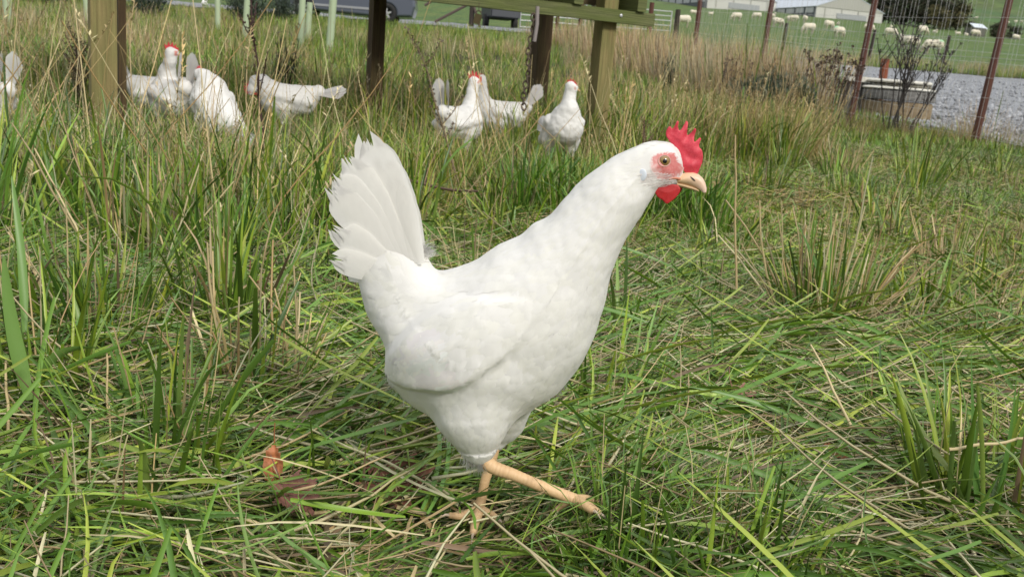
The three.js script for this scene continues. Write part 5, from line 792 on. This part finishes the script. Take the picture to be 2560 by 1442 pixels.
function gorse(label, pos, seed, w, h, n) { // dark bush of short spiny shoots
  const t = thing('gorse_bush', label, 'bush', pos, 0, 'dark gorse bushes'), r = rng(seed), S = new Acc(), F = new Acc();
  for (let k = 0; k < 26; k++) { const a = r() * 6.28, e = V(Math.cos(a) * w * 0.5 * r(), h * (0.55 + 0.5 * r()), Math.sin(a) * w * 0.4 * r()), b = V(e.x * 0.25, 0, e.z * 0.25), m = b.clone().lerp(e, 0.5).add(V((r() - 0.5) * 0.08, 0, 0)); tube(S, [b, m, e], (s) => 0.006 * (1 - 0.7 * s), [0.05, 0.045, 0.025], 5); for (let i = 0; i < n / 26; i++) { const u = 0.2 + 0.8 * r(), p = (u < 0.5 ? b.clone().lerp(m, u * 2) : m.clone().lerp(e, u * 2 - 1)).add(V((r() - 0.5) * 0.16 * Math.max(0.6, w), (r() - 0.5) * 0.1, (r() - 0.5) * 0.16 * Math.max(0.6, w))); blade(F, r, p, r() * 6.28, (0.03 + 0.04 * r()) * (w > 1 ? 1.7 : 1), w > 1 ? 0.013 : 0.006, r() * 1.4, 0.3, vary(r, [[0.03, 0.055, 0.032], [0.045, 0.075, 0.035], [0.055, 0.085, 0.05]][Math.floor(r() * 3)]), { seg: 2, fold: 0 }); } }
  part('stems', S.geo(), strawMat, t); part('shoots', F.geo(), grassMat, t); return t;
}
{
  const W = (px, py, d) => onG(px, py, d);
  weed('brown seed-headed dead weeds left of the third fence post', W(2086, 255, 9.6), 501, { stems: 9, rad: 0.2, h: 0.66, lean: [0.02, 0], spread: 0.5, r: 0.006, forks: 7, fork: 0.22, ball: 10, sz: 0.028, head: [0.11, 0.075, 0.05], col: [0.09, 0.06, 0.045] });
  weed('blackish dead weed stems in front of the concrete well', W(2245, 290, 9.4), 502, { stems: 9, rad: 0.15, h: 0.95, lean: [0.06, 0], spread: 0.45, r: 0.0085, forks: 8, fork: 0.2, ball: 5, sz: 0.02, col: [0.028, 0.022, 0.018], head: [0.035, 0.027, 0.02] });
  weed('blackish dead weed leaning right beside the concrete well', W(2268, 295, 9.3), 503, { stems: 4, rad: 0.06, h: 0.85, lean: [0.4, 0], spread: 0.2, r: 0.0085, forks: 10, fork: 0.14, ball: 7, sz: 0.022, col: [0.03, 0.024, 0.02], head: [0.045, 0.035, 0.025] });
  weed('dark red-brown dock stem crossing the bent hen', W(668, 290, 3.25), 504, { stems: 1, rad: 0, h: 0.62, lean: [-0.09, 0], spread: 0.02, r: 0.0052, forks: 7, fork: 0.2, sz: 0.009, col: [0.05, 0.02, 0.018], head: [0.06, 0.025, 0.02] });
  weed('grey-brown dock stalk leaning left under the rail', W(1185, 300, 3.2), 505, { stems: 1, rad: 0, h: 0.62, lean: [-0.36, 0], spread: 0.02, r: 0.0042, forks: 6, fork: 0.12, sz: 0.01, col: [0.2, 0.15, 0.085], head: [0.12, 0.085, 0.06] });
  weed('dead stem with dark tip between the left fence posts', W(1795, 190, 9.5), 506, { stems: 1, rad: 0, h: 0.5, lean: [0.14, 0], spread: 0.02, r: 0.005, forks: 2, fork: 0.14, sz: 0.018, col: [0.09, 0.07, 0.05], head: [0.1, 0.075, 0.055] });
  weed('dead docks with brown heads left of the second fence post', W(1850, 150, 11), 507, { stems: 5, rad: 0.3, h: 0.5, lean: [0.05, 0], spread: 0.3, r: 0.004, forks: 4, fork: 0.2, ball: 6, sz: 0.02, col: [0.1, 0.07, 0.05], head: [0.12, 0.08, 0.055] });
  weed('dried brown clump of stems behind the comb', W(1625, 350, 3.9), 508, { stems: 8, rad: 0.03, h: 0.3, lean: [-0.02, 0], spread: 0.15, r: 0.003, forks: 2, fork: 0.2, sz: 0.006, col: [0.14, 0.09, 0.05], head: [0.2, 0.14, 0.08] });
  weed('dark dried dock clump left of the thick post', W(205, 230, 4.6), 509, { stems: 7, rad: 0.06, h: 0.42, lean: [0.05, 0], spread: 0.3, r: 0.0035, forks: 6, fork: 0.25, sz: 0.01, col: [0.09, 0.06, 0.035], head: [0.13, 0.09, 0.05] });
  gorse('dark gorse bush below the second fence post', W(1935, 245, 8.9), 521, 0.72, 0.50, 3600); gorse('dark gorse bush left of the brown seed-headed weeds', W(2015, 255, 8.8), 522, 0.55, 0.44, 3200); gorse('low dark gorse bush left of the first, in the bleached grass', W(1862, 225, 9.3), 523, 0.5, 0.40, 2200); gorse('thin dark gorse sprig beside the dock stem', W(712, 250, 5.6), 524, 0.14, 0.5, 260); gorse('small dark gorse shoot right of the gates', W(1672, 190, 12), 525, 0.14, 0.5, 500);
  gorse('large dark bush behind the far-left tree guard', W(120, 30, 24), 526, 2.6, 1.25, 5200); gorse('dark bush right of the thick post, far back', W(370, 30, 22), 527, 1.6, 1.0, 3600); gorse('dark bush between two tree guards, far back', W(620, 35, 22), 528, 1.5, 0.95, 3600); gorse('dark bush left of the parked car', W(700, 30, 25), 529, 1.3, 0.95, 2800);
}
// fallen leaves
{
  const shape = [[0, -0.5], [0.1, -0.36], [0.34, -0.4], [0.28, -0.2], [0.5, -0.06], [0.3, 0.06], [0.34, 0.26], [0.14, 0.2], [0, 0.52], [-0.14, 0.2], [-0.34, 0.26], [-0.3, 0.06], [-0.5, -0.06], [-0.28, -0.2], [-0.34, -0.4], [-0.1, -0.36]], narrow = [[0, -0.5], [0.14, -0.3], [0.2, -0.05], [0.15, 0.22], [0.05, 0.42], [0, 0.52], [-0.06, 0.4], [-0.16, 0.2], [-0.21, -0.05], [-0.13, -0.32]];
  const leaf = (px, py, d, size, col, curl, tilt, turn, label, sh = shape, lift = 0.03, seed = 1) => {
    const g0 = new THREE.Group(), D = polyDist(sh.map(([x, y]) => V(x, y, 0))), N = 22, A = new Acc(), id = new Map(), r = rng(seed);
    const bend = (x, y) => V(x * size, (curl * (x * x * 1.3 + y * y * 0.6) + 0.05 * n2(x * 4 + seed, y * 4) - 0.05 * Math.exp(-((x / 0.03) ** 2))) * size, y * size);
    for (let j = 0; j <= N; j++) for (let i = 0; i <= N; i++) { let x = i / N * 1.1 - 0.55, y = j / N * 1.1 - 0.55; const s = D(x, y); if (s < -0.035) continue; const e = 0.02, n = bend(x + e, y).sub(bend(x - e, y)).cross(bend(x, y + e).sub(bend(x, y - e))).normalize().negate(); const k = 0.8 + 0.35 * (0.5 + 0.5 * n2(x * 9 + seed, y * 9)); id.set(j * 99 + i, A.v(bend(x, y), n, col.map((c) => c * k * (Math.abs(x) < 0.025 ? 1.35 : 1)))); }
    for (let j = 0; j < N; j++) for (let i = 0; i < N; i++) { const q = [id.get(j * 99 + i), id.get(j * 99 + i + 1), id.get(j * 99 + 100 + i), id.get(j * 99 + 99 + i)]; if (q.every((k) => k !== undefined)) A.quad(q[0], q[3], q[2], q[1]); }
    tube(A, [bend(0, -0.48), bend(0.02, -0.7), bend(0.06, -0.9)], size * 0.012, col, 5);
    const p = onG(px, py, d), m = single('fallen_leaf', A.geo(), strawMat, label, 'leaf', p.add(V(0, lift, 0)), 0, 'fallen autumn leaves'); m.rotation.set(tilt, turn, 0.2, 'YXZ'); return m;
  };
  const OR = [0.42, 0.16, 0.07], BRN = [0.20, 0.085, 0.06], PK = [0.34, 0.17, 0.13];
  leaf(678, 1345, 0.92, 0.05, OR, 0.5, 1.25, 0.2, 'upright orange leaf at the bottom left of the hen', narrow, 0.062, 1); leaf(735, 1420, 0.885, 0.055, BRN, 0.4, 0.5, 1, 'brown leaf below the upright orange leaf', shape, 0.048, 2); leaf(1005, 1115, 1.12, 0.055, BRN, 0.7, 0.5, 2, 'crumpled red-brown leaf behind the standing foot', shape, 0.03, 3); leaf(990, 1290, 0.955, 0.085, [0.27, 0.115, 0.07], 0.5, 0.35, 0.4, 'large brown leaf left of the standing foot', shape, 0.032, 4); leaf(1862, 1050, 1.26, 0.06, PK, 0.6, 0.7, 1.2, 'pinkish brown leaf in the grass right of the hen', shape, 0.055, 5); leaf(2085, 1235, 1.10, 0.05, OR, 0.6, 0.3, 0.8, 'orange leaf deep in the grass at the lower right', narrow, 0.05, 6); leaf(1378, 1000, 1.27, 0.05, BRN, 0.4, 0.9, 2.5, 'dark red leaf showing below the hen\'s breast', narrow, 0.04, 7); leaf(1590, 895, 1.44, 0.055, BRN, 0.5, 0.4, 0.3, 'dark brown leaf right of the hen\'s breast', narrow, 0.03, 8); leaf(625, 722, 1.73, 0.07, [0.22, 0.07, 0.04], 0.5, 0.6, 0.3, 'dark red leaf in the grass left of the tail', shape, 0.05, 9); leaf(170, 1078, 1.13, 0.05, [0.2, 0.07, 0.04], 0.5, 0.5, 1, 'small dark red leaf in the grass at the left', narrow, 0.03, 10);
  // white puffball below the breast
  const g = new THREE.IcosahedronGeometry(0.0085, 3), po = g.attributes.position; for (let i = 0; i < po.count; i++) { const k = 1 + 0.22 * n3(po.getX(i) * 180, po.getY(i) * 180, po.getZ(i) * 180); po.setXYZ(i, po.getX(i) * k, po.getY(i) * k * 0.85, po.getZ(i) * k); } g.computeVertexNormals(); single('puffball', g, std({ color: lin(0.8, 0.78, 0.74), roughness: 0.9 }), 'small white puffball on the grass below the hen\'s breast', 'fungus', onG(1416, 992, 1.27).add(V(0, 0.055, 0)));
}
// single stalks and leaves that stand out in the foreground, each from root to tip
{
  let n = 0; const r = rng(610);
  const straw = (a, b, da, db, ha, rad, label, c = STRAW[1], mid = 0) => { // a, b: photograph points at depths da, db
    da *= 0.957; db *= 0.957; const p = P(a[0], a[1], da), q = P(b[0], b[1], db), o = onG(a[0], a[1], da), A = new Acc(), pts = []; for (let k = 0; k <= 7; k++) { const t = k / 7; pts.push(p.clone().lerp(q, t).add(V((r() - 0.5) * 0.003, mid * Math.sin(Math.PI * t) + (r() - 0.5) * 0.003, 0)).sub(o)); } tube(A, pts, (s) => rad * (1 - 0.35 * s), (s) => (Math.abs((s * 3) % 1 - 0.5) < 0.06 ? [0.3, 0.2, 0.1] : c), 7); single('dry_stalk', A.geo(), strawMat, label, 'straw', o, 0, 'single dry stalks'); n++;
  };
  const S = (...a) => straw(...a);
  S([2240, 1450], [1855, 1163], 0.885, 1.06, 0, 0.0022, 'long pale stalk slanting across the lower right corner'); S([590, 1037], [215, 995], 1.12, 1.15, 0, 0.002, 'pale stalk lying level at the left, left of the stubble clump'); S([2375, 1122], [2575, 1094], 0.98, 0.97, 0, 0.0019, 'pale stalk entering from the right edge over the tuft'); S([2130, 1062], [2030, 862], 1.12, 1.2, 0, 0.0017, 'pale stalk leaning left above the lower right tuft'); S([272, 1190], [266, 870], 1.05, 1.1, 0, 0.0016, 'thin upright stalk at the left, crossing the lying one', STRAW[0]); S([275, 1208], [150, 1000], 1.02, 1.12, 0, 0.0023, 'thick pale stalk leaning left at the lower left'); S([1842, 720], [1838, 335], 1.85, 1.9, 0, 0.0022, 'tall single stalk just right of the beak', STRAW[2]); S([20, 1090], [12, 900], 1.0, 1.05, 0, 0.0018, 'upright stalk at the left edge', STRAW[0]); S([395, 1300], [10, 1385], 0.95, 0.93, 0, 0.0019, 'yellow stalk lying along the bottom left'); S([720, 1290], [560, 1180], 0.97, 1.02, 0, 0.0019, 'pale stalk lying left of the upright orange leaf', STRAW[4]); S([1710, 1185], [1660, 1240], 1.0, 0.98, 0, 0.0018, 'short pale stalk right of the forward foot'); S([1560, 1150], [1380, 1080], 1.08, 1.12, 0, 0.0016, 'pale stalk lying behind the forward foot', STRAW[0]); S([905, 1010], [620, 690], 1.3, 1.5, 0, 0.0018, 'long stalk slanting up to the left of the hen', STRAW[2]); S([205, 600], [85, 370], 1.85, 2.0, 0, 0.002, 'tall dry stalk at the upper left, leaning left', STRAW[1]); S([410, 620], [330, 400], 1.9, 2.0, 0, 0.0018, 'dry stalk left of the tall green tuft', STRAW[0]); S([1500, 1290], [1545, 1240], 0.93, 0.95, 0, 0.0014, 'short stalk at the tip of the forward toes', STRAW[0]);
  const wide = (a, b, da, db, w, bow, label, c) => { const p = P(a[0], a[1], da), q = P(b[0], b[1], db), o = onG(a[0], a[1], da), A = new Acc(), pts = [], sd = []; const dir = q.clone().sub(p); const side = V(-dir.y, dir.x, 0).normalize(); for (let k = 0; k <= 9; k++) { const t = k / 9; pts.push(p.clone().lerp(q, t).addScaledVector(side, bow * Math.sin(Math.PI * t)).sub(o)); sd.push(side.clone().applyAxisAngle(dir.clone().normalize(), 0.3 + 0.7 * t)); } ribbon(A, pts, sd, (s) => w * 0.5 * Math.min(1, 0.5 + s * 2) * Math.sqrt(Math.max(0.02, 1 - s * s)), c, 0.3); single('grass_leaf', A.geo(), grassMat, label, 'grass leaf', o, 0, 'broad single grass leaves'); };
  const g1 = [0.15, 0.27, 0.06], g2 = [0.08, 0.18, 0.03], g3 = [0.13, 0.25, 0.05];
  wide([72, 1000], [8, 640], 0.98, 0.98, 0.016, 0.004, 'broad pale green leaf standing at the left edge', g1); wide([60, 830], [28, 440], 1.15, 1.2, 0.011, -0.004, 'tall narrow leaf behind the broad left-edge leaf', g3); wide([90, 940], [250, 870], 1.05, 1.05, 0.012, 0.012, 'pale leaf bending right at the left edge', g1); wide([0, 1330], [75, 1210], 0.86, 0.9, 0.018, 0.002, 'broad leaf in the bottom left corner', g1); wide([760, 1340], [590, 1080], 0.92, 1.02, 0.009, -0.004, 'dark green leaf left of the upright orange leaf', g2); wide([1290, 1300], [1520, 1250], 0.9, 0.94, 0.010, 0.018, 'arched green leaf over the forward toes', g2); wide([1090, 1390], [1195, 1265], 0.87, 0.88, 0.007, 0.003, 'narrow green leaf in front of the standing foot', g3); wide([1130, 1255], [1400, 1232], 0.9, 0.86, 0.007, 0.006, 'long leaf lying across both feet', g2); wide([1830, 1400], [1900, 1200], 0.86, 0.9, 0.006, 0, 'upright leaf at the bottom right of the hen', g3); wide([2380, 1180], [2240, 930], 0.98, 1.06, 0.010, 0.006, 'yellowish green leaf leaning left at the right', [0.2, 0.26, 0.06]); wide([2450, 1300], [2430, 880], 0.95, 0.98, 0.011, 0, 'tall dark leaf of the lower right tuft', g2); wide([2490, 1290], [2545, 930], 0.94, 0.97, 0.011, -0.004, 'tall dark leaf near the right edge', g2); wide([2110, 850], [1995, 555], 1.86, 1.9, 0.016, -0.006, 'broad dark leaf of the tuft right of the hen', g2); wide([2085, 870], [2080, 460], 1.86, 1.9, 0.009, 0.002, 'tallest leaf of the tuft right of the hen', g2);
}
// a brown twig behind the tail
{ const o = onG(1100, 470, 3.4), A = new Acc(); tube(A, [[1008, 449], [1050, 457], [1090, 468], [1130, 475], [1195, 478]].map(([x, y], i) => P(x, y, 2.9 - 0.02 * i).sub(o)), (s) => 0.006 - 0.003 * s, [0.10, 0.06, 0.04], 7); tube(A, [P(1066, 461, 2.88).sub(o), P(1064, 440, 2.88).sub(o), P(1068, 425, 2.88).sub(o)], 0.003, [0.07, 0.045, 0.035], 6); single('fallen_twig', A.geo(), strawMat, 'bare brown twig lying in the hollow behind the tail', 'twig', o); }
// tufts that stand up from the mown grass
{
  const one = (geo, px, py, d, s, label, turn = 0) => { const o = onG(px, py, d), m = single('grass_tuft', geo, grassMat, label, 'tuft', o, turn, 'standing tufts of grass'); m.scale.setScalar(s); return m; };
  one(tuft(701, 70, 0.07, 0.14, 0.36, 0.0075, 0.36, 0.5, { seg: 6, curl: 0.9, stalks: 0.7, thick: 1.7 }), 330, 690, 1.92, 1, 'tall tuft of green grass and straw at the left'); one(tuft(702, 60, 0.05, 0.12, 0.30, 0.007, 0.32, 0.5, { seg: 6, curl: 0.9 }), 400, 640, 2.05, 1, 'tuft just right of the tall left tuft'); one(tuft(703, 80, 0.055, 0.09, 0.21, 0.006, 0.75, 0.6, { seg: 4, curl: 0.4, cut: 0.8, stalks: 0.7, thick: 1.5 }), 650, 1030, 1.19, 1, 'dry straw stubble clump left of the hen'); one(tuft(704, 150, 0.07, 0.13, 0.30, 0.0062, 0.5, 0.6, { seg: 6, curl: 0.5, stalks: 0.75, thick: 2 }), 2055, 850, 1.88, 1, 'tuft with straw stems right of the hen'); one(tuft(705, 90, 0.09, 0.15, 0.36, 0.006, 0.1, 0.6, { seg: 5, curl: 0.7 }), 2295, 470, 4.6, 1, 'dark green tuft in the short grass far right'); one(tuft(706, 130, 0.08, 0.10, 0.25, 0.0062, 0.15, 0.7, { seg: 6, curl: 0.8 }), 2480, 1340, 0.99, 1, 'lush dark tuft in the lower right corner'); one(tuft(707, 60, 0.06, 0.12, 0.26, 0.006, 0.9, 0.4, { seg: 4, curl: 0.2, cut: 0.9, stalks: 0.7, thick: 2.4 }), 2110, 430, 5.0, 1, 'straw stub clump in the short grass at the right'); one(tuft(708, 80, 0.07, 0.13, 0.28, 0.008, 0.25, 0.7, { seg: 6, curl: 1.1 }), 560, 830, 1.5, 1, 'green tuft between the tall left tuft and the hen'); one(tuft(709, 70, 0.06, 0.12, 0.26, 0.006, 0.3, 0.7, { seg: 6, curl: 1.0 }), 110, 1000, 1.15, 1, 'tuft rooted near the left edge'); one(tuft(710, 50, 0.05, 0.08, 0.22, 0.007, 0.25, 0.6, { seg: 6, curl: 1.1 }), 1560, 560, 2.6, 1, 'green tuft behind the hen\'s throat'); one(tuft(711, 60, 0.06, 0.1, 0.22, 0.006, 0.7, 0.5, { seg: 4, curl: 0.3, cut: 0.8, stalks: 0.7, thick: 2 }), 2380, 600, 2.7, 1, 'straw-filled tuft at the right, left of the far green tuft'); one(tuft(712, 70, 0.07, 0.08, 0.2, 0.007, 0.3, 0.7, { seg: 5, curl: 0.8 }), 2330, 760, 2.0, 1, 'mixed tuft right of the straw-stemmed tuft'); one(tuft(713, 80, 0.07, 0.12, 0.26, 0.008, 0.3, 0.6, { seg: 6, curl: 0.9 }), 250, 850, 1.4, 1, 'leafy tuft low at the left, above the lying stalk');
}
renderer.render(scene, camera);
